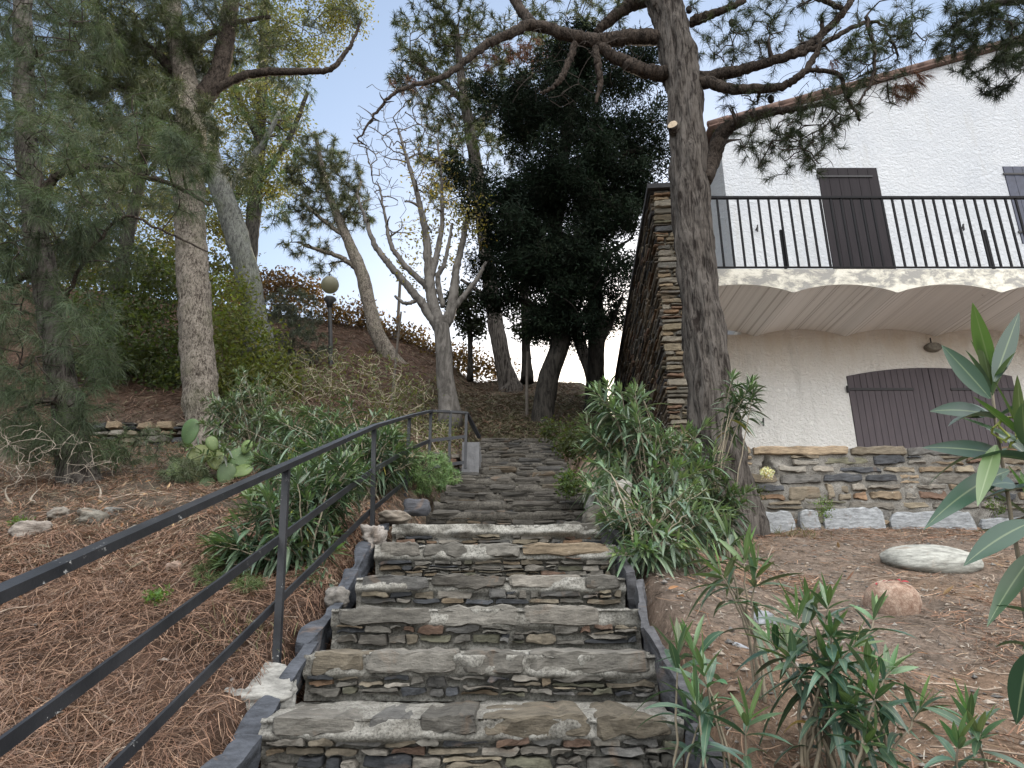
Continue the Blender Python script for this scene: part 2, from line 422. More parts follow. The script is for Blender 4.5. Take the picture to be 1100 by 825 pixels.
def axis(lo, hi, dense_lo, dense_hi, step, n):
    a = -np.geomspace(.3, dense_lo-lo, n)[::-1]+dense_lo
    b = np.geomspace(.3, hi-dense_hi, n)+dense_hi
    return np.concatenate([a, np.arange(dense_lo, dense_hi, step), b])
gx = axis(-160, 160, -7, 7, .085, 22)
gy = np.concatenate([-np.geomspace(.3, 30, 10)[::-1], np.arange(0, 6.28, .07), [6.29, 6.30, 6.325], np.arange(6.4, 17, .1), 17+np.geomspace(.3, 220, 30)])
X, Yg = np.meshgrid(gx, gy, indexing='ij')
g = MB(); Z = ground_z(X, Yg)
# colour: needle litter on the left and on the hill, dusty trodden soil on the right terrace
lit = sstep(.9, -.3, X+fbm(np.stack([X*.8, Yg*.8, X*0], -1), 2, 5)*.5)
lit = np.maximum(lit, sstep(8, 12, Yg))
orange = sstep(.0, .5, fbm(np.stack([X*.7, Yg*.9, X*0], -1), 3, 31)+.12)
soil = A(.225, .175, .14)[None, None]*np.ones(X.shape+(1,)); tan = A(.26, .175, .12); brown = A(.10, .062, .045); dk = A(.085, .07, .05); grey = A(.135, .115, .09)
c = soil*(1-.75*orange[..., None])+tan*.75*orange[..., None]
litc = brown*(.7+.5*orange[..., None])
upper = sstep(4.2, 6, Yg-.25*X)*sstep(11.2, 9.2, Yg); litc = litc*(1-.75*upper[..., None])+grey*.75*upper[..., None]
hill = sstep(9, 11, Yg); litc = litc*(1-.85*hill[..., None])+A(.075, .047, .034)*.85*hill[..., None]  # hill darkened: its weaker light is put into the ground colour
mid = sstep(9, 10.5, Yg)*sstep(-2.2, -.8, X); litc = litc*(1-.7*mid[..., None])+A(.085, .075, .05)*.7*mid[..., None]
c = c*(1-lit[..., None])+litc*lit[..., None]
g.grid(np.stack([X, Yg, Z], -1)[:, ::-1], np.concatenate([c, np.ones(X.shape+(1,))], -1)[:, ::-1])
m_ground, nt, out = newmat('ground_litter'); p = coords(nt)
v = ramp(nt, noise(nt, 7, 10, .78, p), [(.30, gr(.38)), (.5, gr(1)), (.70, gr(1.7))])
v2 = ramp(nt, noise(nt, 55, 5, .7, p), [(.3, gr(.6)), (.7, gr(1.4))])
cc = mix(nt, 1, mix(nt, 1, attr(nt).outputs['Color'], v, 'MULTIPLY'), v2, 'MULTIPLY')
cc = mix(nt, ramp(nt, noise(nt, 85, 2, .5, p), [(.70, gr(0)), (.76, gr(.6))]), cc, (.30, .26, .21))
h = mix(nt, .5, noise(nt, 45, 8, .75, p), noise(nt, 170, 4, .7, p))
principled(nt, out, cc, .95, bump(nt, h, 1, .045), .1)
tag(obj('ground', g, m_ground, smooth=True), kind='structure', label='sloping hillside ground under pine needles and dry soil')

def gpt(x, y, dz=0): return A(x, y, float(ground_z(x, y))+dz)
def hit(px, py, lo=1.0, hi=40):
    """where the sight line through a pixel meets the ground"""
    ys = np.linspace(lo, hi, 4000); u = (px-550)/FPX; v = (412.5-py)/FPX; s = ys/(CT-ST*v)
    zz = (ST+CT*v)*s; g_ = ground_z(u*s, ys); k = np.argmax(zz < g_)
    return A(u*s[k], ys[k], g_[k])

# ------------------------------------------------------------------ stone staircase
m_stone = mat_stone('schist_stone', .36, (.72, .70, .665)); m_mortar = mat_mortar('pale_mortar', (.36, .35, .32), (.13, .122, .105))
m_stone_d = mat_stone('shaded_step_stone', .2, (.30, .285, .265), (.13, .12, .11)); m_mortar_d = mat_mortar('shaded_mortar', (.125, .115, .10), (.045, .041, .035))  # upper flight: tree shade put into darker stone and mortar colours
r = np.random.default_rng(5)
noses = [(-.12-.3*.12, 2.32-.38*k, -.256-.168*k, 1.24) for k in (5, 4, 3, 2, 1)]
noses = [(-.12, y, z, 1.26) for (_, y, z, _) in noses]
noses += [(-.12, 2.32, -.256, 1.22), (-.11, 2.70, -.092, 1.22), (-.104, 2.97+.03, .070, 1.21), (-.098, 3.38, .215, 1.2), (-.085, 3.74, .400, 1.2), (-.07, 4.14, .555, 1.2)]
ny = 16
for k in range(ny):
    f = (k+1)/ny
    y = 4.14+f*(10.1-4.14); noses.append((-.02+.10*f, y, .555+(2.59-.555)*f, 1.02))
stairs = thing('stone_staircase', (-.1, 2.0, -.4), 'rustic flight of grey schist steps set in pale mortar climbing the slope', 'staircase')
FR = A(1, 0, 0), A(0, 0, 1), A(0, -1, 0)
for i, (cx, y, z, w) in enumerate(noses):
    cx2, y0, z0, _ = noses[i-1] if i else (cx, y-.38, z-.168, w)
    yn = noses[i+1][1] if i+1 < len(noses) else y+.5
    zn_back = .018
    h = z-z0-.018; far = y > 4.3; near = not far
    d = y
    st = MB(); x0 = cx-w/2
    O = A(x0, y, z-h)
    caph = r.uniform(.058, .078) if near else r.uniform(.045, .065)
    mort_step = (abs(y-4.14) < .01)
    # lower courses
    Hc = h-caph
    U = FR[0]
    rs = (.018, .044) if near else (.016, .034)
    res = (9, 6) if y < 3.2 else ((7, 5) if near else (5, 4))
    PWs = np.array([.24,.24,.12,.08,.12,.07,.018,.035,.05,.06]); PWs /= PWs.sum()
    if Hc > .03:
        courses(st, r, O, U, FR[1], FR[2], lambda t: (0, w), Hc, rs, (.045, .16) if near else (.05, .18), gap=.004, thick=((-.020, .012) if near else (-.008, .006)), back=.12, res=res, w=PWs, jag=.008, skip=.05, amp=.011, wob=.22, rn=.5)
    # cap stones: the long nosing slabs
    s = 0
    while s < w-.01:
        L = r.uniform(.13, .42) if near else r.uniform(.14, .36)
        if s+L > w-.1: L = w-s
        a, b = r.uniform(-.006, .006, 2); gp = r.uniform(.004, .014)
        if not (r.random() < (.03 if not mort_step else .5)):
            quad = [(s+gp, Hc+.004+r.uniform(-.008, .012)), (s+L-gp, Hc+.004+r.uniform(-.008, .012)), (s+L-gp*r.uniform(.5, 2), h+b), (s+gp*r.uniform(.5, 2), h+a)]
            stone(st, quad, O, U, FR[1], FR[2], r.uniform(.002, .018) if near else r.uniform(-.002, .008), (yn-y)*r.uniform(.8, 1.02), pick(r, w=np.array([.36,.30,.15,.0,.13,.05,.0,.01,.0,.0])/1.0), r.random()*60, *( (11, 6) if near else (6, 4)), rnd=.014, jag=.011, amp=.010)
        s += L
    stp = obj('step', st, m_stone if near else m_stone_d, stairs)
    # mortar bed: rises from the riser foot over the nose and back along the tread
    mo = MB(); ns_ = int(w/.009) if near else int(w/.03)
    xs = np.linspace(x0-.02, x0+w+.02, ns_)
    nr = int(h/.008) if near else 6
    tz = np.linspace(z-h-.02, z-.010, nr)
    ty = np.linspace(y+.004, yn+.05, 12 if near else 6)
    prof_y = np.concatenate([np.full(nr, y), ty]); prof_z = np.concatenate([tz, z-.006+np.linspace(0, zn_back, len(ty))])
    XX, K = np.meshgrid(xs, np.arange(len(prof_y)), indexing='ij')
    PY = prof_y[K]; PZ = prof_z[K].copy(); isr = (K < nr)
    q = np.stack([XX*7, PY*7+i*3.1, PZ*9], -1); nz = fbm(q, 3, 40); nf = fbm(q*5, 2, 41)
    capz = sstep(z-caph-.03, z-caph+.005, PZ)
    under = np.exp(-((PZ-(z-caph))/.024)**2)*np.clip(fbm(np.stack([XX*4, XX*0+i*2.3, PZ*4], -1), 2, 44)+.25, 0, 1)*.06
    dep = np.where(isr, (-.050 if near else -.026)+(.038 if near else .02)*capz+under*(.65 if near else .4)+((.020+.012*capz) if near else .02)*np.maximum(nz+.05, -.6)+(.05 if mort_step else 0)*np.maximum(capz, .5)*.5+nf*.007, 0)
    PY2 = PY-dep; PZ2 = PZ+np.where(isr, 0, .010*nz+.004*nf-.013)
    mo.grid(np.stack([XX, PY2, PZ2], -1))
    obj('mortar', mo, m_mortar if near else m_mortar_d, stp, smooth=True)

# ------------------------------------------------------------------ slate edging slabs along both sides of the lower flight
m_slate = mat_stone('blue_grey_slate', .12, (1, 1, 1), (.3, .3, .29), .7)
def rough_block(mb, lo, hi, seed, c, amp=.012, n=9, rot=None, org=None, bev=.12):
    """irregular weathered block, sides displaced by noise"""
    lo, hi = A(*lo), A(*hi); cen = (lo+hi)/2; half = (hi-lo)/2
    t = np.linspace(-1, 1, n); a, b = np.meshgrid(t, t, indexing='ij'); one = np.ones_like(a)
    for ax in range(3):
        for sg in (-1, 1):
            q = [None]*3; q[ax] = one*sg; q[(ax+1) % 3] = a*sg; q[(ax+2) % 3] = b
            q = np.stack(q, -1); l = np.linalg.norm(q, axis=-1, keepdims=True)
            m = np.max(np.abs(q), -1, keepdims=True)
            rr = (np.sum(np.abs(q)**7, -1, keepdims=True))**(1/7.); q = q*((1-bev*2)+bev*2*m/rr)
            P = cen+q*half
            P = P+nrm(q)*(fbm(P*6+seed*3.7, 3, 8)[..., None]*amp*1.5+fbm(P*25+seed, 2, 9)[..., None]*amp*.35)
            if rot is not None: P = (P-org)@rot.T+org
            mb.grid(P, A(*c, 1))
def rotm(ax, ang):
    c, s = math.cos(ang), math.sin(ang)
    return np.array({'x': [[1,0,0],[0,c,-s],[0,s,c]], 'y': [[c,0,s],[0,1,0],[-s,0,c]], 'z': [[c,-s,0],[s,c,0],[0,0,1]]}[ax])
slabdesc = ['lowest', 'second lowest', 'third lowest', 'fourth lowest', 'fifth lowest', 'topmost']
for side in (-1, 1):
    yy = 1.2
    for k in range(6):
        L = [.62, .5, .55, .48, .5, .5][k]; ym = yy+L/2
        zc = float(stair_z(ym)); xc = -.10+side*(.665 if side < 0 else .645); zc -= .06 if side < 0 else .03; xc = xc+(-.02 if side < 0 else 0)
        th = .034 if side > 0 else .055
        org = A(xc, ym, zc-.03); mb = MB()
        rm = rotm('z', r.normal()*(.06 if side > 0 else .11))@rotm('y', -side*.12+r.normal()*.10)@rotm('x', math.atan(.44)+r.normal()*(.05 if side > 0 else .12))
        rough_block(mb, org-A(th/2, L/2-.01, .12), org+A(th/2, L/2-.01, (.06 if side > 0 else .01)+(.03 if side > 0 else .07)*r.random()), k+side*7, (.052, .057, .068) if side < 0 else (.065, .065, .07), .022 if side < 0 else .014, 14, rm, org, .05)
        o = obj('edging_slab', mb, m_slate, loc=org)
        tag(o, f"{['dark slate slab set on edge beside the needle covered bank','thin grey slate slab set on edge beside the oleander terrace'][side > 0]}, {slabdesc[k]} of its row", 'edging slab', 'slate slabs edging the stone steps')
        yy += L-.005

# pale lumps of mortar and stone that close the edges of the flight
m_pale = mat_stone('lime_streaked_rock', .35, (1.0, .98, .95), (.33, .32, .30))
def rock(name, c, rad, seed, cc, label, cat, mat=None, amp=.25, group=None, n=26, sq=3.0, rz=0, tilt=0, tx=0):
    mb = MB(); a = np.linspace(0, 2*np.pi, n*2+1)[:-1]; b = np.linspace(-np.pi/2, np.pi/2, n)
    Aa, Bb = np.meshgrid(a, b, indexing='ij')
    d = np.stack([np.cos(Bb)*np.cos(Aa), np.cos(Bb)*np.sin(Aa), np.sin(Bb)], -1)
    rr = np.sum(np.abs(d)**sq, -1, keepdims=True)**(-1/sq)
    P = d*rr; P = P*(1+amp*fbm(P*1.3+seed*5.1, 3, 14)[..., None]+amp*.25*fbm(P*6+seed, 2, 15)[..., None])
    P = P*np.asarray(rad); P = P@(rotm('x', tx)@rotm('z', rz)@rotm('y', tilt)).T+np.asarray(c)
    P = np.concatenate([P, P[:1]], 0); mb.grid(P, A(*cc, 1))
    return tag(obj(name, mb, mat or m_pale, loc=c, smooth=True), label, cat, group)
h_ = hit(285, 742, 1.5, 4)
rock('concrete_footing', at(278, 741, 2.63), (.115, .125, .045), 3, (.25, .25, .24), 'chipped pale concrete footing under the nearest handrail post', 'footing', amp=.22, sq=5, rz=.4, tx=.42)
rock('rock', at(652, 543, 4.55), (.13, .16, .12), 5, (.25, .245, .23), 'pale lime streaked rock at the right edge where the steps narrow', 'rock', amp=.22, sq=9)
rock('rock', at(643, 562, 4.25), (.09, .13, .10), 8, (.17, .16, .14), 'rough brown grey rock just below the pale lime streaked one', 'rock', m_stone, amp=.2)
rock('rock', at(403, 578, 4.0), (.055, .10, .06), 11, (.28, .26, .245), 'pale rock with a rosy stain at the left edge of the steps', 'rock', amp=.4, sq=5)
rock('rock', at(424, 556, 4.35), (.09, .10, .04), 12, (.26, .23, .2), 'tan rock wedged left of the landing step', 'rock', m_stone, amp=.2)
rock('rock', at(448, 545, 4.45), (.08, .05, .05), 13, (.06, .062, .07), 'dark slate block standing where the steps narrow on the left', 'rock', m_slate, amp=.15, sq=5)
rock('rock', at(362, 642, 3.35), (.045, .08, .045), 14, (.24, .23, .22), 'grey rock topping the left slate edging', 'rock', m_stone, amp=.2)
# concrete pier at the upper end of the handrail
mb = MB(); b0 = at(506, 499, 6.75)
rough_block(mb, b0+A(-.09, -.03, -.25), b0+A(.08, .55, .22), 2, (.34, .345, .35), .006, 9, None, None, .04)
m_conc = mat_plain('grey_concrete', (.13, .13, .135), .9, .3, 8, .5)
tag(obj('concrete_pier', mb, m_conc, loc=b0), 'short grey concrete pier at the upper end of the handrail', 'pier')

# ------------------------------------------------------------------ things lying on the right terrace
p0 = at(1000, 597, 4.72)
rock('flagstone', p0+A(0, 0, -.025), (.29, .25, .085), 21, (.27, .27, .245), 'large flat pale flagstone lying on the soil before the terrace wall', 'flagstone', mat_stone('pale_flagstone', .35, (1, 1, 1), (.5, .5, .46), .5), amp=.05, sq=2.3, tx=.27)
p1 = at(960, 656, 3.55)
mball, nt, out = newmat('ochre_boulder'); p = coords(nt)
cc = ramp(nt, noise(nt, 16, 8, .7, p), [(.32, (.15, .085, .06)), (.5, (.30, .215, .165)), (.68, (.40, .33, .27))])
vo = nd(nt, 'ShaderNodeTexVoronoi', feature='DISTANCE_TO_EDGE'); vo.inputs['Scale'].default_value = 58; nt.links.new(p, vo.inputs['Vector'])
cc = mix(nt, ramp(nt, vo.outputs['Distance'], [(0, gr(.5)), (.14, gr(0))]), cc, (.13, .08, .06))
principled(nt, out, cc, .9, bump(nt, noise(nt, 60, 8, .7, p), .6, .012), .2)
p1 = p1+A(0, 0, .035)
rock('boulder', p1, (.125, .115, .105), 23, (.4, .3, .22), 'round ochre boulder with red petals on top', 'boulder', mball, amp=.06, sq=2.1)
mred = mat_plain('red_petal', (.32, .015, .03), .6, .3, 40, .1)
mb = MB()
for k in range(7):
    q = p1+A(r.uniform(-.06, .05), r.uniform(-.07, .0), .098+r.uniform(-.008, .004)); d = nrm(A(r.normal(), r.normal(), .2))
    blades(mb, q[None], d[None], A(.045), A(.018), A(.3), A(.22, .02, .035, 1)[None], r, 5)
tag(obj('petals', mb, mred, loc=p1+A(0, 0, .1)), 'red fallen petals on the round ochre boulder', 'petals')
for (px, py, Y, rad, rz, tl, lab) in ((800, 703, 2.85, (.075, .05, .02), .2, .5, 'small grey slate fragment lying behind the oleander sprigs'), (822, 672, 3.05, (.05, .03, .05), .5, .3, 'upright grey slate shard behind the oleander sprigs')):
    rock('slate_fragment', at(px, py, Y), rad, px, (.22, .23, .25), lab, 'slate fragment', m_slate, amp=.15, sq=6, rz=rz, tilt=tl)

# rocks on the left bank
for (px, py, w_, c_, lab) in ((150, 576, .075, (.19,.185,.17), 'grey rock lying on the bank below the prickly pear'), (35, 576, .10, (.30, .27, .25), 'pale bleached stump of rock at the left border of the bank'), (190, 612, .05, (.32, .24, .2), 'small pinkish stone among needles under the left bushes'),
                              (98, 560, .09, (.2, .19, .17), 'larger grey rock in the middle of the row on the left bank'), (62, 556, .07, (.24, .22, .2), 'tan rock in the row on the left bank near the border'), (122, 553, .06, (.17, .17, .165), 'small dark grey rock at the right end of the row on the left bank')):
    q = hit(px, py)
    rock('rock', q+A(0, 0, w_*.25), (w_, w_*.8, w_*.6), px*.1, c_, lab, 'rock', m_stone, amp=.3, rz=px, group=None)

# ------------------------------------------------------------------ ground cover: needles, pebbles, fallen leaves
def scatter(n, x0, x1, y0, y1, dens=None):
    P = np.stack([r.uniform(x0, x1, n), y0+(y1-y0)*r.random(n)**1.6], 1)
    cx = -.11; bad = (np.abs(P[:, 0]-cx) < np.where(P[:, 1] < 4.2, .64, .56)) & (P[:, 1] < 10)
    bad |= (P[:, 0] > 1.5) & (P[:, 1] > 6.2)
    P = P[~bad]
    if dens is not None: P = P[r.random(len(P)) < dens(P)]
    return P
def litter(mb, P, L, w, cols, lift=.02, steep=.25):
    n = len(P); z = ground_z(P[:, 0], P[:, 1]); e = .03
    gxx = (ground_z(P[:, 0]+e, P[:, 1])-z)/e; gyy = (ground_z(P[:, 0], P[:, 1]+e)-z)/e
    a = r.random(n)*2*np.pi; d = np.stack([np.cos(a), np.sin(a), np.clip(gxx, -1, 1)*np.cos(a)+np.clip(gyy, -1, 1)*np.sin(a)+r.normal(size=n)*steep], -1); d = nrm(d)
    l = L*r.uniform(.5, 1.2, n)[:, None]; s = nrm(np.cross(d, A(0, 0, 1)+r.normal(size=(n, 3))*.5))*w/2
    b = np.stack([P[:, 0], P[:, 1], z+r.random(n)*lift+.004], -1)-d*l/2; bend = nrm(np.cross(d, r.normal(size=(n, 3))))*l*.07
    V = np.stack([b-s, b+s, b+d*l*.5+bend+s, b+d*l*.5+bend-s, b+d*l+s*.5, b+d*l-s*.5], 1).reshape(-1, 3)
    k = np.arange(n)*6; ci = np.asarray(cols)[r.integers(0, len(cols), n)]*r.uniform(.6, 1.35, (n, 1))
    C = np.repeat(np.concatenate([ci, np.ones((n, 1))], 1), 6, 0)
    mb.add(V, np.concatenate([np.stack([k, k+1, k+2, k+3], 1), np.stack([k+3, k+2, k+4, k+5], 1)]), C)
m_lit = mat_leaf('dry_needle', .12, .7, (1, .9, .7), .2)
NC = [(.20, .115, .075), (.15, .085, .058), (.27, .18, .125), (.10, .06, .042), (.22, .14, .10), (.16, .11, .085)]
lt = MB()
litter(lt, scatter(120000, -3.2, -.6, 1.2, 4.4, lambda P: .35+.65*sstep(-.3, .3, fbm(np.stack([P[:, 0]*2.2, P[:, 1]*2.2, P[:, 0]*0], -1), 2, 77))), .13, .0021, NC, .04, .3)
litter(lt, scatter(60000, -5.5, -.5, 3.6, 9.2, lambda P: .45+.5*(fbm(np.stack([P[:, 0], P[:, 1], P[:, 0]*0], -1)*1.3, 2, 3) > 0)), .12, .004, NC+[(.2, .17, .12)], .04, .3)
tag(obj('needle_litter', lt, m_lit), 'deep mat of rust brown pine needles on the left bank', 'pine needles', kind='stuff')
NC = [(a_*1.3, b_*1.25, c_*1.2) for a_, b_, c_ in NC]
lt = MB()
litter(lt, scatter(48000, .45, 5, 1.2, 6.2, lambda P: np.clip(.06+1.1*sstep(.0, .5, fbm(np.stack([P[:, 0]*.8, P[:, 1]*1.2, P[:, 0]*0], -1), 3, 31)+.1)+.8*sstep(5.2, 5.9, P[:, 1]), 0, 1)), .11, .0034, NC+[(.24, .16, .11), (.27, .2, .14)], .015, .12)
litter(lt, scatter(26000, .45, 5, 1.2, 6.1), .035, .0035, [(.13, .11, .095), (.22, .19, .16), (.08, .065, .055), (.28, .25, .21)], .008, .15)
tag(obj('needle_litter', lt, m_lit), 'thin scatter of orange pine needles over the right terrace soil', 'pine needles', kind='stuff')
lt = MB()
litter(lt, scatter(30000, -9, 3, 9, 17), .20, .010, [(.11, .065, .046), (.08, .05, .036), (.15, .098, .07), (.06, .042, .032), (.12, .10, .065)], .06, .35)  # needle colours darkened to carry the dimmer light on the hill
litter(lt, scatter(9000, -1.6, 1.7, 10.1, 14), .16, .010, [(.10, .09, .055), (.07, .075, .035), (.13, .11, .075)], .05, .5)
tag(obj('needle_litter', lt, m_lit), 'brown needle litter covering the hill beyond the steps', 'pine needles', kind='stuff')
# pebbles and crumbs of schist
pb = MB()
P = scatter(5500, .45, 5, 1.3, 6.1); P = np.concatenate([P, scatter(500, -3, -.6, 1.3, 5)])
z = ground_z(P[:, 0], P[:, 1]); n = len(P); sz = .004+.016*r.random(n)**4
base = np.array([[1,0,0],[-1,0,0],[0,1,0],[0,-1,0],[0,0,.6],[0,0,-.6]], float)
V = base[None]*sz[:, None, None]*r.uniform(.6, 1.5, (n, 6, 1))
a = r.random(n)*6.3; ca, sa = np.cos(a)[:, None], np.sin(a)[:, None]
V = np.stack([V[..., 0]*ca-V[..., 1]*sa, V[..., 0]*sa+V[..., 1]*ca, V[..., 2]], -1)+np.stack([P[:, 0], P[:, 1], z+.003], -1)[:, None]
k = (np.arange(n)*6)[:, None, None]; F = (k+np.array([[0,2,4],[2,1,4],[1,3,4],[3,0,4],[2,0,5],[1,2,5],[3,1,5],[0,3,5]])[None]).reshape(-1, 3)
ci = np.array([(.21,.19,.17),(.15,.14,.13),(.28,.24,.20),(.2,.15,.115),(.11,.105,.10)])[r.integers(0, 5, n)]
pb.add(V.reshape(-1, 3), F, np.repeat(np.concatenate([ci, np.ones((n, 1))], 1), 6, 0))
tag(obj('pebbles', pb, mat_attr('pebble', .9)), 'loose small pebbles strewn over the soil', 'pebbles', kind='stuff')
# fallen dry leaves and broken twigs
fl = MB(); P = np.concatenate([scatter(260, -3.4, 4.5, 1.5, 6.1), scatter(900, -5.5, -.8, 4.6, 9)]); n = len(P); z = ground_z(P[:, 0], P[:, 1])
d = nrm(np.concatenate([r.normal(size=(n, 2)), r.normal(size=(n, 1))*.25+.25], 1))
cl = np.array([(.36,.25,.14),(.30,.16,.08),(.27,.2,.13),(.2,.11,.07)])[r.integers(0, 4, n)]
blades(fl, np.stack([P[:, 0], P[:, 1], z+.012], -1), d, r.uniform(.03, .08, n), r.uniform(.012, .025, n), r.uniform(-.2, .4, n), np.concatenate([cl, np.ones((n, 1))], 1), r, 5, .4, .6)
tag(obj('fallen_leaves', fl, m_lit), 'dry tan leaves fallen here and there on the ground', 'leaves', kind='stuff')
tw = MB(); P = np.concatenate([scatter(70, -3.4, -.6, 1.6, 6), scatter(60, .6, 4, 1.6, 6)]); n = len(P)
t = np.linspace(-.5, .5, 5); a = r.random(n)*6.3; L = r.uniform(.12, .5, n)
xy = P[:, None]+np.stack([np.cos(a), np.sin(a)], -1)[:, None]*(L[:, None]*t)[..., None]+r.normal(size=(n, 5, 2))*.012
zz = ground_z(xy[..., 0], xy[..., 1])+.012+np.abs(r.normal(size=(n, 5)))*.012
tw.tubes(np.concatenate([xy, zz[..., None]], -1), np.repeat(r.uniform(.0018, .005, n)[:, None], 5, 1), 5, (.24, .19, .15, 1))
tag(obj('broken_twigs', tw, mat_attr('dry_twig', .9)), 'thin broken twigs lying on the soil and needles', 'twigs', kind='stuff')
# ------------------------------------------------------------------ handrail
m_iron, nt, out = newmat('black_painted_iron'); p = coords(nt)
ch = ramp(nt, noise(nt, 22, 10, .8, coords(nt, (1, .5, 1))), [(.63, gr(0)), (.645, gr(1))])
cc = mix(nt, ch, ramp(nt, noise(nt, 9, 6, .6, p), [(.3, (.010, .011, .014)), (.7, (.024, .025, .029))]), (.38, .38, .37))
principled(nt, out, cc, .4, bump(nt, noise(nt, 50, 6, .7, p), .25, .004), .35)
P1, P2, P3 = at(308, 500, 2.75), at(402, 458, 4.27), at(440, 447, 5.6)
P4, P5, P6 = at(463, 441.5, 6.35), at(484, 442.5, 6.5), at(501, 443.5, 6.6)
d = (P1-P2); P0 = P1+d*(1.75/1.52); P0 = A(-.90, .35, P1[2]-(2.75-.35)*.372)
rail = thing('handrail', (P1[0], P1[1], P1[2]-.78), 'black iron handrail with chipped paint running up the left side of the steps', 'handrail')
def offs(p, dz): return p+A(0, 0, dz)
mb = MB()
top = [P0, P1, P2, P3, P4, P5, P6, at(515, 470, 6.9)]
for a, b in zip(top[:-1], top[1:]): mb.bar(a, b+(b-a)*.004, .036, .022)
obj('top_rail', mb, m_iron, rail)
for dz in (-.285, -.535):
    mb = MB()
    q = [offs(P0, dz), offs(P1, dz+.0), offs(P2, dz+.0), offs(P3, dz), offs(P4, dz+.0), offs(P6, dz+.05)]
    for a, b in zip(q[:-1], q[1:]): mb.bar(a, b, .009, .031)
    obj('lower_rail', mb, m_iron, rail)
feet = [(P0, A(0, 0, -.95)), (P1, at(297, 726, 2.72)-P1), (P2, at(400, 592, 4.27)-P2), (P3, at(434, 560, 5.6)-P3), (P4, A(0, 0, -.85)), (P5, A(0, 0, -.7)), (P6, A(0, 0, -.5))]
for t_, dv in feet:
    mb = MB(); mb.bar(t_+A(0, 0, -.012), t_+dv+A(0, 0, -.05), .026, .026, up=(0, 1, 0)); obj('post', mb, m_iron, rail)

# ------------------------------------------------------------------ street lamp on the hill
lb = hit(356, 393, 9, 18); Yl = lb[1]
m_dark = mat_plain('dark_lamp_metal', (.03, .03, .03), .5, .3, 10, .2)
lt_ = at(354, 328, Yl); gc = at(354.5, 306, Yl)
lamp = thing('street_lamp', lb, 'black lamp post with a pale round globe on the brown hillside', 'street lamp')
mb = MB(); mb.tube([lb-A(0,0,.2), lb+(lt_-lb)*.5, lt_], [.05, .04, .035], 10); obj('pole', mb, m_dark, lamp)
mb = MB(); mb.lathe([(.0, -.05), (.05, -.05), (.07, .06), (.13, .13), (.10, .17), (0, .17)], lt_, 20); obj('lantern_base', mb, m_dark, lamp, smooth=True)
mb = MB(); a_ = np.linspace(-np.pi/2, np.pi/2, 14); mb.lathe([(.18*math.cos(x), .18*math.sin(x)) for x in a_], gc, 24)
m_globe, nt, out = newmat('yellowed_acrylic_globe')
pr = principled(nt, out, (.22, .215, .16), .4, None, .3); tr = nd(nt, 'ShaderNodeBsdfTranslucent'); tr.inputs['Color'].default_value = (.42, .41, .31, 1)
mx = nd(nt, 'ShaderNodeMixShader'); mx.inputs[0].default_value = .5
nt.links.new(pr.outputs[0], mx.inputs[1]); nt.links.new(tr.outputs[0], mx.inputs[2]); nt.links.new(mx.outputs[0], out.inputs['Surface'])
obj('globe', mb, m_globe, lamp, smooth=True)

# ------------------------------------------------------------------ big free-standing stone wall beside the house
r = np.random.default_rng(21)
ya = R(4.6); Ud = A(math.sin(ya), math.cos(ya), 0); Nx = A(-math.cos(ya), math.sin(ya), 0)
W0 = A(1.60, 7.0, 1.0); TOPW = 4.78; TH_ = .42
big = thing('tall_stone_wall', W0, 'tall free standing schist wall with a dark slab coping between the steps and the house', 'stone wall')
st = MB(); mo = MB()
Hw = TOPW-W0[2]-.07
BP = np.array([.16,.14,.12,.10,.16,.13,.07,.06,.04,.02]); BP /= BP.sum()
LP = np.array([.16,.18,.08,.04,.18,.15,.03,.04,.09,.05]); LP /= LP.sum()
sideO = W0+Nx*.0
# side face (towards the steps): long receding courses
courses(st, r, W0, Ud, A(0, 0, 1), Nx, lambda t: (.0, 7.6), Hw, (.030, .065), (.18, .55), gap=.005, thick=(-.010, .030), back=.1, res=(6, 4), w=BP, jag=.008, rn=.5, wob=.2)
obj('side_face', st, mat_stone('dark_side_schist', .15, (.55, .5, .45), (.2, .19, .16)), big)  # side face tinted darker than the front face
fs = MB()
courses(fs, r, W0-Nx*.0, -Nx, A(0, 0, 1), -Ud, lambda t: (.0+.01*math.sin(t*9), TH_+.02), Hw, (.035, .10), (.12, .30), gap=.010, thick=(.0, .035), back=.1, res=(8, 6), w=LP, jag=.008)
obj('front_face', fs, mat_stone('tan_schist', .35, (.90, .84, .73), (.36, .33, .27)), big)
O = W0+Ud*.03-Nx*.03
mo.obox(O, -Nx*(TH_-.06), Ud*7.5, A(0, 0, Hw))
obj('core', mo, mat_mortar('old_mortar', (.30, .27, .22), (.13, .115, .095)), big)
cp = MB(); s = -.05
while s < 7.5:
    L = r.uniform(.35, .6); a0 = W0+Ud*s+Nx*.05+A(0, 0, Hw+.003+r.uniform(-.003, .003))
    cp.obox(a0, -Nx*(TH_+.1), Ud*(L-.012), A(0, 0, .06)); s += L
obj('coping', cp, m_slate, big); cp.C  # dark slate
for o in (bpy.data.objects['coping'],):
    o.data.materials.clear(); o.data.materials.append(mat_plain('dark_coping_slate', (.05, .05, .055), .85, .3, 9, .5))

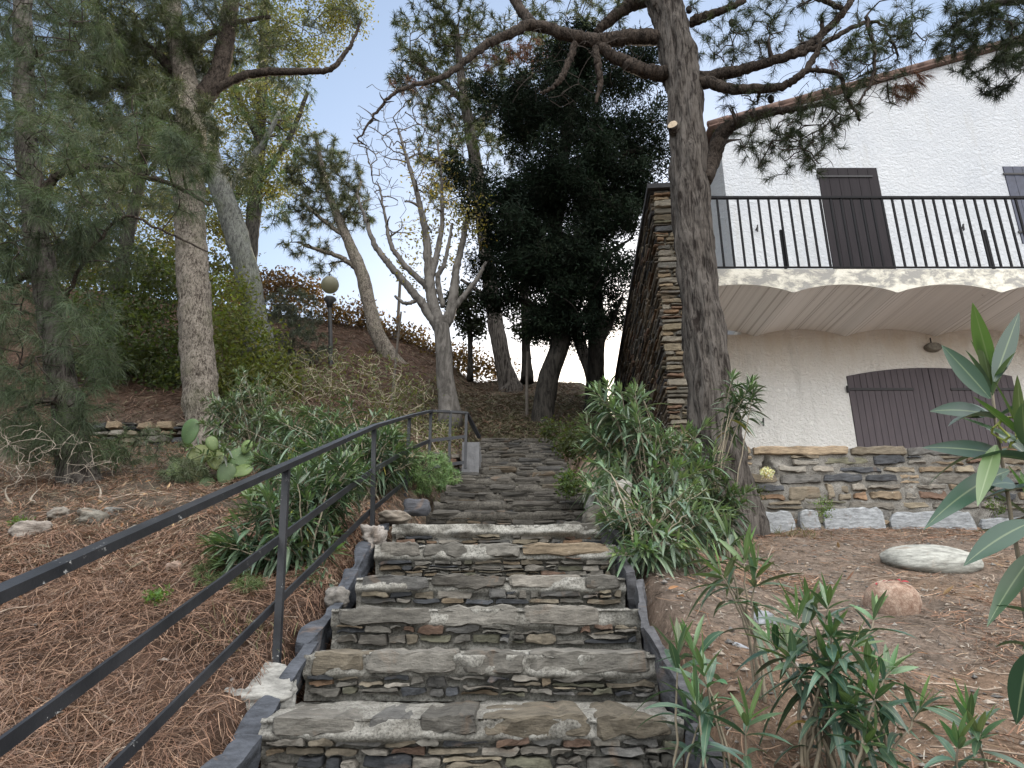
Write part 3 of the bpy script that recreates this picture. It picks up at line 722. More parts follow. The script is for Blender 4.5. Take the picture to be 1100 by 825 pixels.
# ------------------------------------------------------------------ low terrace wall
tw = thing('terrace_wall', (3.2, 6.2, .75), 'low rubble wall of rusty and grey schist with pale mortar holding the house terrace', 'stone wall')
TX0, TX1, TY, TZ0, TZ1 = 1.72, 8.5, 6.20, .55, 1.505
st = MB(); TPw = np.array([.18,.20,.09,.06,.15,.12,.04,.05,.08,.03]); TPw /= TPw.sum()
def gbase(s): return .80
niche = (2.27, 1.30)
O = A(TX0, TY, TZ0)
in_n = lambda s, t: abs(s+TX0-niche[0]) < .10 and abs(t+TZ0-niche[1]-.02) < .10
courses(st, r, O, A(1,0,0), A(0,0,1), A(0,-1,0), lambda t: (0, TX1-TX0), TZ1-TZ0-.075, (.05, .15), (.12, .40), gap=.014, thick=(-.004, .024), back=.12, res=(9, 6), w=TPw, jag=.012, hole=in_n, skip=.02, wob=.16)
tst = obj('rubble', st, mat_stone('rubble_schist', .45, (1.08, 1.03, .96), (.40, .385, .345)), tw)
cs = MB(); s = 0
while s < TX1-TX0-.02:
    L = r.uniform(.35, .95)
    if s+L > TX1-TX0-.3: L = TX1-TX0-s
    g1 = r.uniform(.006, .014)
    stone(cs, [(s+g1, TZ1-TZ0-.075), (s+L-g1, TZ1-TZ0-.072), (s+L-g1, TZ1-TZ0+r.uniform(-.004,.006)), (s+g1, TZ1-TZ0+r.uniform(-.004,.006))], O, A(1,0,0), A(0,0,1), A(0,-1,0), r.uniform(.02, .045), .30, pick(r, w=np.array([.15,.2,.05,.02,.2,.2,.1,.03,.04,.01])), r.random()*50, 12, 6, jag=.012); s += L
obj('coping', cs, tst.data.materials[0], tw)
bs = MB()
for (xa, xb, za, zb) in ((2.03, 2.45, .70, .93), (2.47, 2.66, .72, .95), (2.68, 3.22, .71, .96), (3.25, 4.0, .70, .93), (4.03, 4.5, .70, .88)):
    stone(bs, [(xa-TX0, za-TZ0), (xb-TX0, za-TZ0), (xb-TX0-.03, zb-TZ0), (xa-TX0+.02, zb-TZ0-.01)], O, A(1,0,0), A(0,0,1), A(0,-1,0), r.uniform(.04, .055), .12, (.24, .25, .26), r.random()*40, 11, 8, jag=.014, amp=.006)
obj('base_slabs', bs, mat_stone('pale_blue_slab', .35, (1.1, 1.1, 1.1), (.46, .46, .44)), tw)
nx, nz_ = int((TX1-TX0)/.025), int((TZ1-TZ0)/.02)
XX, ZZ = np.meshgrid(np.linspace(TX0, TX1, nx), np.linspace(TZ0, TZ1-.01, nz_), indexing='ij')
q = np.stack([XX*8, XX*0, ZZ*10], -1); dep = -.012+.02*fbm(q, 3, 61)+.004*fbm(q*4, 2, 62)
tri = (np.abs(XX-niche[0]) < .085*(1-np.clip((ZZ-niche[1]+.07)/.2, 0, 1))) & (ZZ > niche[1]-.07) & (ZZ < niche[1]+.13)
dep = np.where(tri, -.16, dep)
mo = MB(); mo.grid(np.stack([XX, TY-dep, ZZ], -1)[:, ::-1]); mo.box((TX0+.03, TY+.19, TZ0), (TX1-.03, TY+.30, TZ1-.02))
obj('mortar', mo, mat_mortar('wall_mortar', (.29, .275, .25), (.15, .14, .125)), tw, smooth=True)

# ------------------------------------------------------------------ house
FY = 9.7; HX0 = (790-550)*mpp(300, FY); HX1 = 13.5; BY = 18.5; FL0 = 1.36
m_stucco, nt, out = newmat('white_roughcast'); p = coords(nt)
h1 = noise(nt, 17, 6, .66, coords(nt, (1, 1, 1.15)), .6); h2 = noise(nt, 45, 5, .6, p)
hh = mix(nt, .3, ramp(nt, h1, [(.38, gr(0)), (.62, gr(1))]), h2)
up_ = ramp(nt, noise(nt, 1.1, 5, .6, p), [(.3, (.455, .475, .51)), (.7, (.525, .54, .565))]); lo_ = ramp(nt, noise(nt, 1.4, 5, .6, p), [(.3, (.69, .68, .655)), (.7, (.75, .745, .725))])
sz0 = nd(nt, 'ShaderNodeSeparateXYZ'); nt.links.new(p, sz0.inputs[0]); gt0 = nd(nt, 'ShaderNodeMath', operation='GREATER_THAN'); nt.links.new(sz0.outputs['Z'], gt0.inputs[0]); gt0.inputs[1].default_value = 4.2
cl = mix(nt, gt0.outputs[0], lo_, up_)  # lower paler offsets balcony shade, upper darker and bluer: light put into the colour
sepz = nd(nt, 'ShaderNodeSeparateXYZ'); nt.links.new(p, sepz.inputs[0])
mr = nd(nt, 'ShaderNodeMapRange'); mr.inputs['From Min'].default_value = 3.2; mr.inputs['From Max'].default_value = 4.0; nt.links.new(sepz.outputs['Z'], mr.inputs['Value'])
mr2 = nd(nt, 'ShaderNodeMapRange'); mr2.inputs['From Min'].default_value = 4.3; mr2.inputs['From Max'].default_value = 4.0; nt.links.new(sepz.outputs['Z'], mr2.inputs['Value'])
st_ = nd(nt, 'ShaderNodeMath', operation='MULTIPLY'); nt.links.new(mr.outputs[0], st_.inputs[0]); nt.links.new(mr2.outputs[0], st_.inputs[1])
st2 = nd(nt, 'ShaderNodeMath', operation='MULTIPLY'); nt.links.new(st_.outputs[0], st2.inputs[0]); nt.links.new(noise(nt, 5, 8, .7, coords(nt, (1, 1, .25))), st2.inputs[1])
cl = mix(nt, st2.outputs[0], cl, (.52, .40, .27))
cl = mix(nt, ramp(nt, noise(nt, 2.2, 8, .7, coords(nt, (1.6, 1, .16))), [(.54, gr(0)), (.75, gr(.6))]), cl, (.42, .41, .385))
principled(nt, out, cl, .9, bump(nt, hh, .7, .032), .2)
house = thing('house', (HX0, FY, FL0), 'white roughcast house with dark shutters and a scalloped concrete balcony above the terrace wall', 'house')
# gable: verge line seen in the photo
v0 = at(785, 134, FY); v1 = at(1027, 67, FY); sl = (v1[2]-v0[2])/(v1[0]-v0[0])
apex_x = 9.6
zt = lambda x: v0[2]+(x-v0[0])*sl if x < apex_x else v0[2]+(apex_x-v0[0])*sl-(x-apex_x)*sl
# door and shutter openings
dA, dB = at(887, 240, FY)[0], at(953, 240, FY)[0]; dtop = at(912, 180.5, FY)[2]; FL1 = 4.42
d2A = at(1085, 212, FY)[0]; d2B = d2A+.9; d2top = at(1078, 179, FY)[2]; d2bot = at(1092, 262, FY)[2]
sA = at(913, 430, FY)[0]-.0; sM = at(1003, 430, FY)[0]; sB = 2*sM-sA; sZ = at(913, 404, FY)[2]; sZm = at(1003, 395, FY)[2]
mb = MB()
def facade_quads(mb, xs, zs_fn, holes):
    pass
# wall built from butted panels around the openings
def panel(x0, x1, z0f, z1f, y=FY, n=1):
    xs = np.linspace(x0, x1, n+1)
    for a, b in zip(xs[:-1], xs[1:]):
        mb.prism([(a, z0f(a)), (b, z0f(b)), (b, z1f(b)), (a, z1f(a))], 1, y, y+.25)
c_ = lambda v: (lambda x: v)
arch = lambda x: sZ+(sZm-sZ)*(1-((x-sM)/(sM-sA))**2)
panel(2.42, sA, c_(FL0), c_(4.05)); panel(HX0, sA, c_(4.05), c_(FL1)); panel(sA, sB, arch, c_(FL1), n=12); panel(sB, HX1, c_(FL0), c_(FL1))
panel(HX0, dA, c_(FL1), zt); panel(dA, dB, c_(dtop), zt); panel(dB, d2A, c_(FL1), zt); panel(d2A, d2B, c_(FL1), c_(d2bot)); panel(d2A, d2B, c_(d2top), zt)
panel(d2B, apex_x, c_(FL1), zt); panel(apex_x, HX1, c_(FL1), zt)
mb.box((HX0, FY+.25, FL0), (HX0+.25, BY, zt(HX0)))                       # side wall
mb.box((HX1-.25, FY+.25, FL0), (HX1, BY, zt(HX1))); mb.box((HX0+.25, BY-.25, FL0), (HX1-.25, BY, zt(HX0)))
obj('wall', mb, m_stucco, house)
# roof: two slopes with terracotta verge
m_tile = mat_plain('terracotta_tile', (.105, .066, .054), .85, .4, 9, .6, bscale=25)
mb = MB(); ex = .18
for (xa, xb) in ((HX0-ex, apex_x), (apex_x, HX1+ex)):
    za = zt(xa) if xa < apex_x else zt(apex_x); zb = zt(xb)
    mb.prism([(xa, za+.012), (xb, zb+.012), (xb, zb+.06), (xa, za+.06)], 1, FY-.10, BY+.2)
rf = obj('roof', mb, m_tile, house)
mb = MB(); nT = 15
for k in range(26):
    xa = HX0-ex+k*.30; xb = xa+.34
    if xb > apex_x: break
    a = A(xa, FY-.06, zt(xa)+.075); b = A(xb, FY-.06, zt(xb)+.09)
    mb.tube([a, b], [.06, .054], 10, rough=.08, freq=(9, 9, 9), seed=k)
obj('verge_tile', mb, m_tile, rf, smooth=True)
# doors / shutters
m_door, nt, out = newmat('dark_stained_boards'); p = coords(nt)
cc = ramp(nt, noise(nt, 4, 8, .7, coords(nt, (6, 1, .5))), [(.3, (.007, .005, .007)), (.7, (.016, .012, .015))])
principled(nt, out, cc, .7, bump(nt, noise(nt, 30, 6, .7, coords(nt, (4, 1, .3))), .3, .006), .2)
m_shut, nt, out = newmat('aubergine_boards'); p = coords(nt)
cc = ramp(nt, noise(nt, 4, 8, .7, coords(nt, (6, 1, .5))), [(.3, (.050, .040, .047)), (.7, (.080, .064, .072))])
principled(nt, out, cc, .6, bump(nt, noise(nt, 30, 6, .7, coords(nt, (4, 1, .3))), .3, .006), .3)
m_strap = mat_plain('black_iron_strap', (.015, .014, .016), .5, .2, 20, .2)
def boards(mb, x0, x1, z0, z1f, y, n, th=.035, gap=.006):
    xs = np.linspace(x0, x1, n+1)
    for a, b in zip(xs[:-1], xs[1:]):
        mb.prism([(a+gap/2, z0), (b-gap/2, z0), (b-gap/2, z1f(b)), (a+gap/2, z1f(a))], 1, y, y+th)
    mb.box((x0+.01, y+th-.012, z0+.01), (x1-.01, y+th+.01, min(z1f(x0), z1f(x1))-.02))
mb = MB(); boards(mb, dA+.004, dB-.004, FL1+.02, c_(dtop-.004), FY-.012, 6)
dr = obj('balcony_door', mb, m_door, house)
for z_ in (dtop-.17, FL1+.55):
    mb = MB(); mb.bar((dA-.015, FY-.020, z_), (dB-.10, FY-.020, z_), .012, .032); mb.tube([(dA-.015, FY-.02, z_-.04), (dA-.015, FY-.02, z_+.04)], .016, 8)
    obj('strap_hinge', mb, m_strap, dr)
mb = MB(); boards(mb, d2A+.004, d2B-.004, d2bot+.004, c_(d2top-.004), FY-.012, 6)
m_blue = mat_plain('blue_lit_boards', (.035, .04, .065), .5, .25, 12, .2)  # blue of the skylight put into the dark board colour
sh = obj('window_shutter', mb, m_blue, house)
for z_ in (d2top-.15, d2bot+.2):
    mb = MB(); mb.bar((d2A-.03, FY-.02, z_), (d2A+.7, FY-.02, z_), .012, .032); obj('strap_hinge', mb, m_strap, sh)
for (xa, xb, e) in ((sA+.004, sM-.003, 1), (sM+.003, sB-.004, -1)):
    mb = MB(); boards(mb, xa, xb, FL0+.03, lambda x: arch(x)-.006, FY-.012, 13)
    s_ = obj('arched_shutter', mb, m_shut, house)
    for z_ in (at(913, 418.5, FY)[2], FL0+.45):
        mb = MB(); x_h = xa if e > 0 else xb; mb.bar((x_h-.03*e, FY-.020, z_), (x_h+.93*e, FY-.020, z_), .012, .034)
        mb.tube([(x_h-.02*e, FY-.02, z_-.05), (x_h-.02*e, FY-.02, z_+.05)], .018, 8)
        obj('strap_hinge', mb, m_strap, s_)
# balcony: slab on shallow vaults
BFY = 8.2; BX0 = 2.38; BX1 = 12.6; tz = at(900, 289, BFY)[2]; lowz = at(853, 315, BFY)[2]
m_conc_p, nt, out = newmat('peeling_white_fascia'); p = coords(nt)
cc = ramp(nt, noise(nt, 4.2, 10, .72, coords(nt, (1, 1, 1.6)), .4), [(.43, (.66, .64, .57)), (.50, (.50, .48, .42)), (.56, (.30, .295, .28))])
principled(nt, out, cc, .9, bump(nt, noise(nt, 30, 8, .7, p), .5, .01), .2)
m_soff, nt, out = newmat('board_marked_concrete'); p = coords(nt)
bn = noise(nt, 1, 2, .5, coords(nt, (26, .15, .4)))
st_n = ramp(nt, noise(nt, 2.6, 8, .75, coords(nt, (1.6, .9, 1))), [(.66, gr(0)), (.75, gr(.8))])
cc = mix(nt, 1, (.78, .785, .79), ramp(nt, bn, [(.3, gr(.88)), (.55, gr(1.03))]), 'MULTIPLY')
ln = ramp(nt, noise(nt, 1, 0, .5, coords(nt, (34, .05, .2))), [(.70, gr(0)), (.73, gr(.4))])
cc = mix(nt, ln, cc, (.2, .19, .18)); cc = mix(nt, st_n, cc, (.10, .095, .09))
principled(nt, out, cc, .9, bump(nt, bn, .4, .01), .2)
per = 1.325; x_low = at(853, 315, BFY)[0]
rise = .125
vz = lambda x: lowz+rise*np.abs(np.sin(np.pi*(x-x_low)/per))**.72
xs = np.linspace(BX0, BX1, 240)
fz = MB()
V = np.stack([np.stack([xs, np.full_like(xs, BFY), vz(xs)], -1), np.stack([xs, np.full_like(xs, BFY), np.full_like(xs, tz)], -1)], 1)
fz.grid(V)
V2 = np.stack([np.stack([xs, np.full_like(xs, BFY), np.full_like(xs, tz)], -1), np.stack([xs, np.full_like(xs, FY-.002), np.full_like(xs, tz+.02)], -1)], 1); fz.grid(V2)
fz.add([(BX0, BFY, float(vz(BX0))), (BX0, FY, float(vz(BX0))), (BX0, FY, tz), (BX0, BFY, tz)], [[0, 1, 2, 3]])
bal = obj('balcony_slab', fz, m_conc_p, house)
so = MB(); yv = np.array([BFY+.001, BFY+.05, BFY+.4, BFY+.8, FY-.002])
so.grid(np.stack([np.repeat(xs[:, None], 5, 1), np.repeat(yv[None], len(xs), 0), np.repeat((vz(xs)+.015)[:, None], 5, 1)-np.array([.014, 0, 0, 0, 0])], -1))
obj('vaulted_soffit', so, m_soff, bal, smooth=True)
# balcony railing
m_rail = mat_plain('black_balcony_iron', (.008, .008, .010), .6, .2, 30, .1, spec=.12)
zr = at(900, 212, BFY+.05)[2]; zb_ = tz+.055
rl = MB(); rl.bar((BX0, BFY+.06, zr), (BX1, BFY+.06, zr), .045, .03)
br = obj('balcony_railing', rl, m_rail, house)
rb = MB(); rb.bar((BX0, BFY+.06, zb_), (BX1, BFY+.06, zb_), .03, .014); obj('bottom_rail', rb, m_rail, br)
bal_sp = (at(1044, 250, BFY+.06)[0]-at(774, 250, BFY+.06)[0])/24.0
xk = at(774, 250, BFY+.06)[0]; pm = None; k = 0
while xk+k*bal_sp < BX1-.05:
    x = xk+k*bal_sp
    if pm is None:
        bb = MB(); bb.bar((x, BFY+.06, zb_+.006), (x, BFY+.06, zr-.014), .024, .024, up=(0, 1, 0)); b0 = obj('baluster', bb, m_rail, br); pm = b0
    else:
        b1 = pm.copy(); col.objects.link(b1); b1.parent = br; b1.location = (x-xk, 0, 0)
    k += 1
for px in (838, 1058):
    x = at(px, 250, BFY+.06)[0]; bb = MB(); bb.bar((x+.02, BFY+.085, tz+.01), (x+.02, BFY+.085, tz+.62), .03, .03, up=(0, 1, 0)); obj('stub_post', bb, m_rail, br)
# small fittings on the facade
for (px, py) in ((812, 247), (1032, 246), (818, 454)):
    q = at(px, py, FY); bb = MB(); bb.bar(q+A(0, .02, 0), q+A(0, -.07, .0), .018, .018); bb.bar(q+A(0, -.06, -.06), q+A(0.01, -.06, .05), .016, .03, up=(0, 1, 0)); obj('shutter_hook', bb, m_strap, house)
q = at(1001, 374, FY); mb = MB()
a_ = np.linspace(0, 2*np.pi, 21)[:-1]
for (sc1, y1, sc2, y2) in ((1, 0, 1, -.05), (1, -.05, .8, -.085)):
    V = np.stack([np.stack([q[0]+.125*sc1*np.cos(a_), np.full(20, q[1]+y1), q[2]+.07*sc1*np.sin(a_)], -1), np.stack([q[0]+.125*sc2*np.cos(a_), np.full(20, q[1]+y2), q[2]+.07*sc2*np.sin(a_)], -1)], 0)
    V = np.concatenate([V, V[:, :1]], 1); mb.grid(V)
mb.F.append(np.arange(20)[None, :]+mb.n-21)
wlp = obj('wall_lamp', mb, mat_plain('weathered_lamp_housing', (.17, .155, .13), .7, .4, 30, .4), house)
mb = MB(); mb.bar(q+A(0, -.01, .07), q+A(0, -.01, .16), .012, .012, (1,1,1,1), up=(0,1,0)); obj('lamp_conduit', mb, m_strap, wlp)

# ------------------------------------------------------------------ old dry stone retaining wall under the left trees
r = np.random.default_rng(8); st = MB()
qa, qb = at(60, 474, 8.9), at(215, 474, 8.9)
courses(st, r, qa-A(0, 0, .35), A(1, 0, 0), A(0, 0, 1), A(0, -1, 0), lambda t: (0+.3*t, qb[0]-qa[0]), .62, (.06, .12), (.14, .36), gap=.014, thick=(-.03, .05), back=.5, res=(6, 5), w=BP, jag=.02, skip=.05, amp=.02)
tag(obj('dry_stone_wall', st, mat_stone('dry_wall_schist', .3, (.9, .85, .78)), loc=qa), 'old low dry stone wall half buried behind the left pine trunks', 'stone wall')  # schist with a slightly warm tint
st = MB(); qa, qb = at(395, 498, 6.9), at(500, 498, 6.9)
courses(st, r, qa-A(0, 0, .5), A(1, 0, 0), A(0, 0, 1), A(0, -1, 0), lambda t: (0, qb[0]-qa[0]-.06), .62, (.05, .1), (.12, .3), gap=.012, thick=(-.03, .03), back=.4, res=(6, 5), w=BP, jag=.02, skip=.03, amp=.015)
tag(obj('dry_stone_wall', st, bpy.data.materials['dry_wall_schist'], loc=qa), 'short dark rubble wall below the corner of the handrail', 'stone wall')
# ------------------------------------------------------------------ trees
m_bark_pine = mat_bark('grey_pine_bark', (.022, .018, .016), (.120, .107, .096), 15, .14)
m_bark_left = mat_bark('pale_pine_bark', (.045, .036, .030), (.26, .23, .195), 26, .4, .8, .3)
m_bark_dark = mat_bark('dark_bark', (.012, .011, .010), (.042, .038, .033), 12, .2, .7)
m_bark_smooth = mat_bark('smooth_pale_bark', (.06, .055, .05), (.135, .125, .115), 6, .3, .35)
m_limb = mat_bark('brown_limb_bark', (.016, .013, .011), (.075, .06, .05), 20, .5)
m_twig = mat_plain('twig_bark', (.045, .036, .03), .9, .3, 20, .2)
m_twig_pale = mat_plain('pale_twig_bark', (.095, .083, .072), .9, .3, 20, .2)
m_twig_dry = mat_plain('dry_straw_stem', (.30, .265, .19), .9, .3, 20, .2)
m_needle = mat_leaf('pine_needles', .25, .5, (1.3, 1.4, .6))
m_frond = mat_leaf('soft_frond', .3, .6, (1.2, 1.3, .8))
m_cyp = mat_leaf('dark_spray', .05, .9, (1, 1.2, .6), .03)
m_broad = mat_leaf('small_leaf', .45, .5, (1.7, 1.6, .6))

def branch_parts(P1, R1, o1, P2, R2, o2, mat, root):
    """every branch with its twigs is a part of its own"""
    ids, cnt = np.unique(np.concatenate([o1, o2]), return_counts=True); ids = ids[np.argsort(-cnt)]
    for q, g_ in enumerate([[i] for i in ids[:90]]+([list(ids[90:])] if len(ids) > 90 else [])):
        a, b = np.isin(o1, g_), np.isin(o2, g_); mb = MB()
        if a.any(): mb.tubes(P1[a], R1[a], 5)
        if b.any(): mb.tubes(P2[b], R2[b], 3)
        o = obj('branch', mb, mat, root, smooth=True)
        if len(g_) > 1: o.name = 'twigs'; WL[o.name] = WL[root.name]; o['kind'] = 'stuff'
def tree(name, label, cat, Y, trunk, limbs, clumps, fol, bark, seed, group=None, twigm=None, ns=14, rough=.12, tw_r=.010, tw_end=.0022, nb=7, base_dz=.25, wig=.14, up=.06, freq=(7, 7, 2.2), extra=None, limbm=None):
    """trunk/limbs: pixel paths with radii (px). clumps: (px,py,dY,rx,ry,rdepth_m,count).  fol: function(mb, P, D, r)"""
    r = np.random.default_rng(seed)
    tp, tr_ = pixpath(trunk, Y)
    base = tp[0].copy()
    tp = np.concatenate([[tp[0]-A(0, 0, base_dz)], tp]); tr_ = np.concatenate([[tr_[0]*1.25], tr_])
    K = max(20, int(np.sum(np.linalg.norm(np.diff(tp, axis=0), axis=1))/.05)); x = np.linspace(0, len(tp)-1, K); i0 = np.minimum(x.astype(int), len(tp)-2); f = (x-i0)[:, None]
    tpd = tp[i0]*(1-f)+tp[i0+1]*f; trd = tr_[i0]*(1-f[:, 0])+tr_[i0+1]*f[:, 0]
    # root flare
    dist = np.linalg.norm(tpd-base, axis=1); trd = trd*(1+.16*np.exp(-dist/.15))
    root = thing(name, base, label, cat, group)
    mb = MB(); mb.tube(tpd, trd, ns, rough=rough, freq=freq, seed=seed); obj('trunk', mb, bark, root, smooth=True)
    S = [tpd]; Rs = [trd]
    for lm in limbs:
        lp, lr = pixpath(lm, Y); lp = lp+np.concatenate([[[0, 0, 0]], r.normal(size=(len(lp)-1, 3))*.006])
        mb = MB(); mb.tube(lp, lr, 10, rough=.07, freq=(14, 14, 14), seed=seed+3); obj('limb', mb, limbm or bark, root, smooth=True); S.append(lp); Rs.append(lr)
    S = np.concatenate(S); Rs = np.concatenate(Rs)
    if clumps:
        B = []; T = []
        for (px, py, dY, rx, ry, rd, n) in clumps:
            c = at(px, py, Y+dY); s = mpp(py, Y+dY); rad = A(rx*s, rd, ry*s)
            B.append(ell(r, c, rad*.75, max(2, n//nb), .0)); T.append(ell(r, c, rad, n, .25))
        if extra is not None: T.append(extra); B.append(extra[::9])
        B = np.concatenate(B); T = np.concatenate(T)
        P1, R1, S2, Rs2 = grow(S, Rs, B, r, 7, up, wig, .03 if tw_r > .008 else .015, tw_end*2, 1.0)
        o1 = grow.path
        P2, R2, _, _ = grow(S2, Rs2, T, r, 5, up*.6, wig*1.1, tw_r*.6, tw_end, .5, own=grow.buf)
        branch_parts(P1, R1, o1, P2, R2, grow.path, twigm or m_twig, root)
        if fol:
            D = nrm(P2[:, -1]-P2[:, -2]); mb = MB()
            m_ = fol(mb, P2, D, r)
            obj('foliage', mb, m_, root)
    return root

def pine_fol(c, K=26, L=.10, w=.004, spread=.6, along=2, droop=.0, mat=None, big=.3):
    def f(mb, P2, D, r):
        needles(mb, P2[:, -1], D, r, K, L, w, spread, c, L*.7, droop, big=big)
        if along > 1: needles(mb, P2[:, -2], nrm(P2[:, -2]-P2[:, -3]), r, K//2, L, w, spread, c, L*.7, droop, big=big)
        if along > 2: needles(mb, P2[:, -3], nrm(P2[:, -3]-P2[:, -4]), r, K//2, L, w, spread, c, L*.7, droop, big=big)
        return mat or m_needle
    return f
def leaf_fol(c, K=10, L=.06, w=.03, spread=.1, mat=None, flat=0, outward=0, big=.3):
    def f(mb, P2, D, r):
        leaves(mb, P2[:, -1], r, K, L, w, spread, c, D, outward, flat=flat, big=big); leaves(mb, P2[:, -2], r, K//2, L, w, spread, c, D, outward, flat=flat, big=big)
        return mat or m_broad
    return f
def dark_fol(c, K=26, L=.13, w=.035, mat=None):
    def f(mb, P2, D, r):
        D2 = nrm(D+A(0, 0, -.25))
        for q in (-1, -2):
            leaves(mb, P2[:, q], r, K, L, w, .09, c, D2, .9)
        return mat or m_cyp
    return f

# --- the big pine in front of the house
Y1 = 5.85
PINE = (.036, .048, .024)
pine = tree('pine_tree', 'tall leaning pine with flaky grey bark growing before the terrace wall and the balcony', 'pine tree', Y1,
  [(786, 562, 30), (780, 520, 28), (770, 470, 26), (760, 388, 22.5), (752, 320, 20.5), (747, 277, 19.5), (741, 204, 19.5), (738, 140, 18.5), (734, 90, 18), (728, 55, 18.5), (717, 15, 17.5), (704, -20, 16, -.1), (690, -90, 14, -.2), (680, -200, 11, -.3)],
  [[(722, 42, 8.5), (690, 40, 8.5), (660, 42, 8), (641, 44, 7.5), (610, 38, 6.8), (572, 27, 6), (545, 37, 5, -.1), (520, 50, 4.4, -.15), (500, 66, 3.7, -.2), (470, 85, 2.9, -.3), (428, 98, 2.1, -.4), (404, 122, 1.5, -.4), (384, 150, .9, -.4)],
   [(574, 28, 6), (562, 14, 5.5, .1), (552, -2, 5, .2), (540, -30, 4, .3)],
   [(722, 78, 8.5), (700, 78, 8), (677, 70, 7.5), (655, 57, 6.5), (640, 47, 5.5), (625, 42, 3)],
   [(712, -5, 8), (692, 0, 8, .1), (672, 8, 7, .15), (655, 22, 6, .2), (641, 33, 4, .2)],
   [(618, 47, 4), (605, 80, 3.2), (592, 95, 2.2), (580, 100, 1.4)],
   [(640, 48, 4), (642, 70, 4), (645, 90, 3), (640, 110, 1.6)],
   [(740, 86, 8), (757, 85, 8), (784, 78, 6.5, -.1), (815, 70, 5.5, -.2), (845, 60, 5, -.3), (870, 48, 4.5, -.35), (890, 30, 4, -.4), (907, 12, 3.5, -.5), (918, -6, 3, -.5)],
   [(742, 88, 7, 0), (765, 90, 6.5, -.1), (790, 96, 5.5, -.2), (838, 93, 4.5, -.3), (860, 80, 4, -.4), (878, 55, 3, -.4), (884, 20, 2, -.4)],
   [(757, 195, 8), (765, 172, 9, .25), (775, 145, 8, .25), (795, 130, 6, .2), (822, 122, 5, .1), (850, 118, 3.5, 0), (885, 112, 2.5, -.1)],
   [(742, 24, 6), (760, 17, 5, -.1), (778, 10, 4, -.2), (800, 0, 3, -.2)],
   [(845, 62, 3.5, -.3), (880, 50, 3, -.4), (915, 30, 2.5, -.4), (945, 25, 1.6, -.4), (965, 60, 1.3, -.4)],
   [(870, 75, 2.5, -.4), (900, 80, 2.4, -.4), (910, 105, 2, -.4), (925, 130, 1.4, -.4)],
   [(930, 18, 2.2, -.5), (940, 60, 1.9, -.5), (935, 90, 1.5, -.5), (922, 112, 1, -.5)],
   [(905, 10, 3, -.5), (870, -6, 3, -.4), (800, -30, 3, -.2)]],
  [(800, 52, -.1, 38, 26, .5, 26), (858, 18, -.3, 50, 20, .6, 26), (800, 118, .1, 34, 20, .5, 30), (815, 150, .1, 34, 20, .4, 26), (865, 140, 0, 38, 30, .5, 60), (920, 70, -.4, 34, 26, .4, 34), (830, 40, -.2, 50, 26, .5, 34), (890, 120, -.3, 40, 26, .4, 34), (950, 50, -.4, 30, 24, .4, 24), (780, 40, 0, 30, 20, .4, 20), (880, 172, 0, 20, 14, .35, 14), (908, 60, -.4, 36, 30, .5, 20), (838, 168, .1, 40, 12, .4, 14),
   (968, 96, -.4, 22, 12, .3, 10), (960, 20, -.4, 40, 26, .5, 26), (770, 10, 0, 40, 20, .5, 16), (985, 30, -.4, 30, 24, .4, 16), (900, -60, -.3, 120, 60, .9, 60), (700, -130, -.3, 180, 70, 1.2, 60), (690, 8, .1, 50, 14, .4, 8)],
  pine_fol(PINE, 36, .11, .0036, .65, 2), m_bark_pine, 101, limbm=m_limb, ns=56, rough=.17, nb=3, tw_r=.014, tw_end=.003, wig=.22, up=-.02, freq=(19, 19, 3.6))
# bare dead twigs and brown dead tufts of the same pine
rr_ = np.random.default_rng(4)
Sx = np.concatenate([np.array([o.matrix_basis.translation for o in []]).reshape(0, 3)]+[pixpath([(722, 42, 9), (641, 44, 8.5), (572, 27, 7.5), (500, 66, 5, -.2), (428, 98, 3, -.4), (384, 150, 1.4, -.4)], Y1)[0], pixpath([(740, 86, 8), (845, 60, 5, -.3), (907, 12, 3.5, -.5)], Y1)[0], pixpath([(757, 195, 8), (795, 130, 6, .2), (885, 112, 2.5, -.1)], Y1)[0]])
T = np.concatenate([ell(rr_, at(px, py, Y1+dY), A(rx*mpp(py, Y1), .4, ry*mpp(py, Y1)), n, .1) for (px, py, dY, rx, ry, n) in ((590, 70, 0, 110, 45, 120), (440, 130, -.3, 60, 60, 80), (520, 40, 0, 60, 40, 18), (860, 130, -.2, 70, 60, 80), (920, 80, -.3, 60, 60, 60), (810, 100, 0, 50, 40, 22), (700, 40, 0, 60, 50, 14))])
Pt, Rt, _, _ = grow(Sx, np.full(len(Sx), .02), T, rr_, 7, .0, .16, .010, .0030, .2)
branch_parts(Pt[:0], Rt[:0], np.zeros(0, int), Pt, Rt, grow.path, m_twig, pine)
mb = MB()
for (px, py, dY, n) in ((972, 97, -.4, 14), (985, 88, -.4, 8), (890, 74, -.3, 5), (520, 62, 0, 5)):
    c_0 = at(px, py, Y1+dY); P = ell(rr_, c_0, A(.13, .1, .07), n); needles(mb, P, nrm(rr_.normal(size=(n, 3))*.5+A(.3, 0, -.7)), rr_, 40, .12, .0032, .45, (.12, .06, .035), .05, .2)
obj('dead_needles', mb, m_lit, pine)
mb = MB()
for (px, py) in ((786, 24), (740, 10), (907, 55), (828, 106)):
    q = at(px, py, Y1-.2); a_ = np.linspace(-np.pi/2, np.pi/2, 12); mb.lathe([(.032*math.cos(x)*(1-.25*math.sin(x))*(1+.12*math.sin(x*17)), .045*math.sin(x)) for x in a_], q, 12)
obj('cones', mb, m_bark_dark, pine)
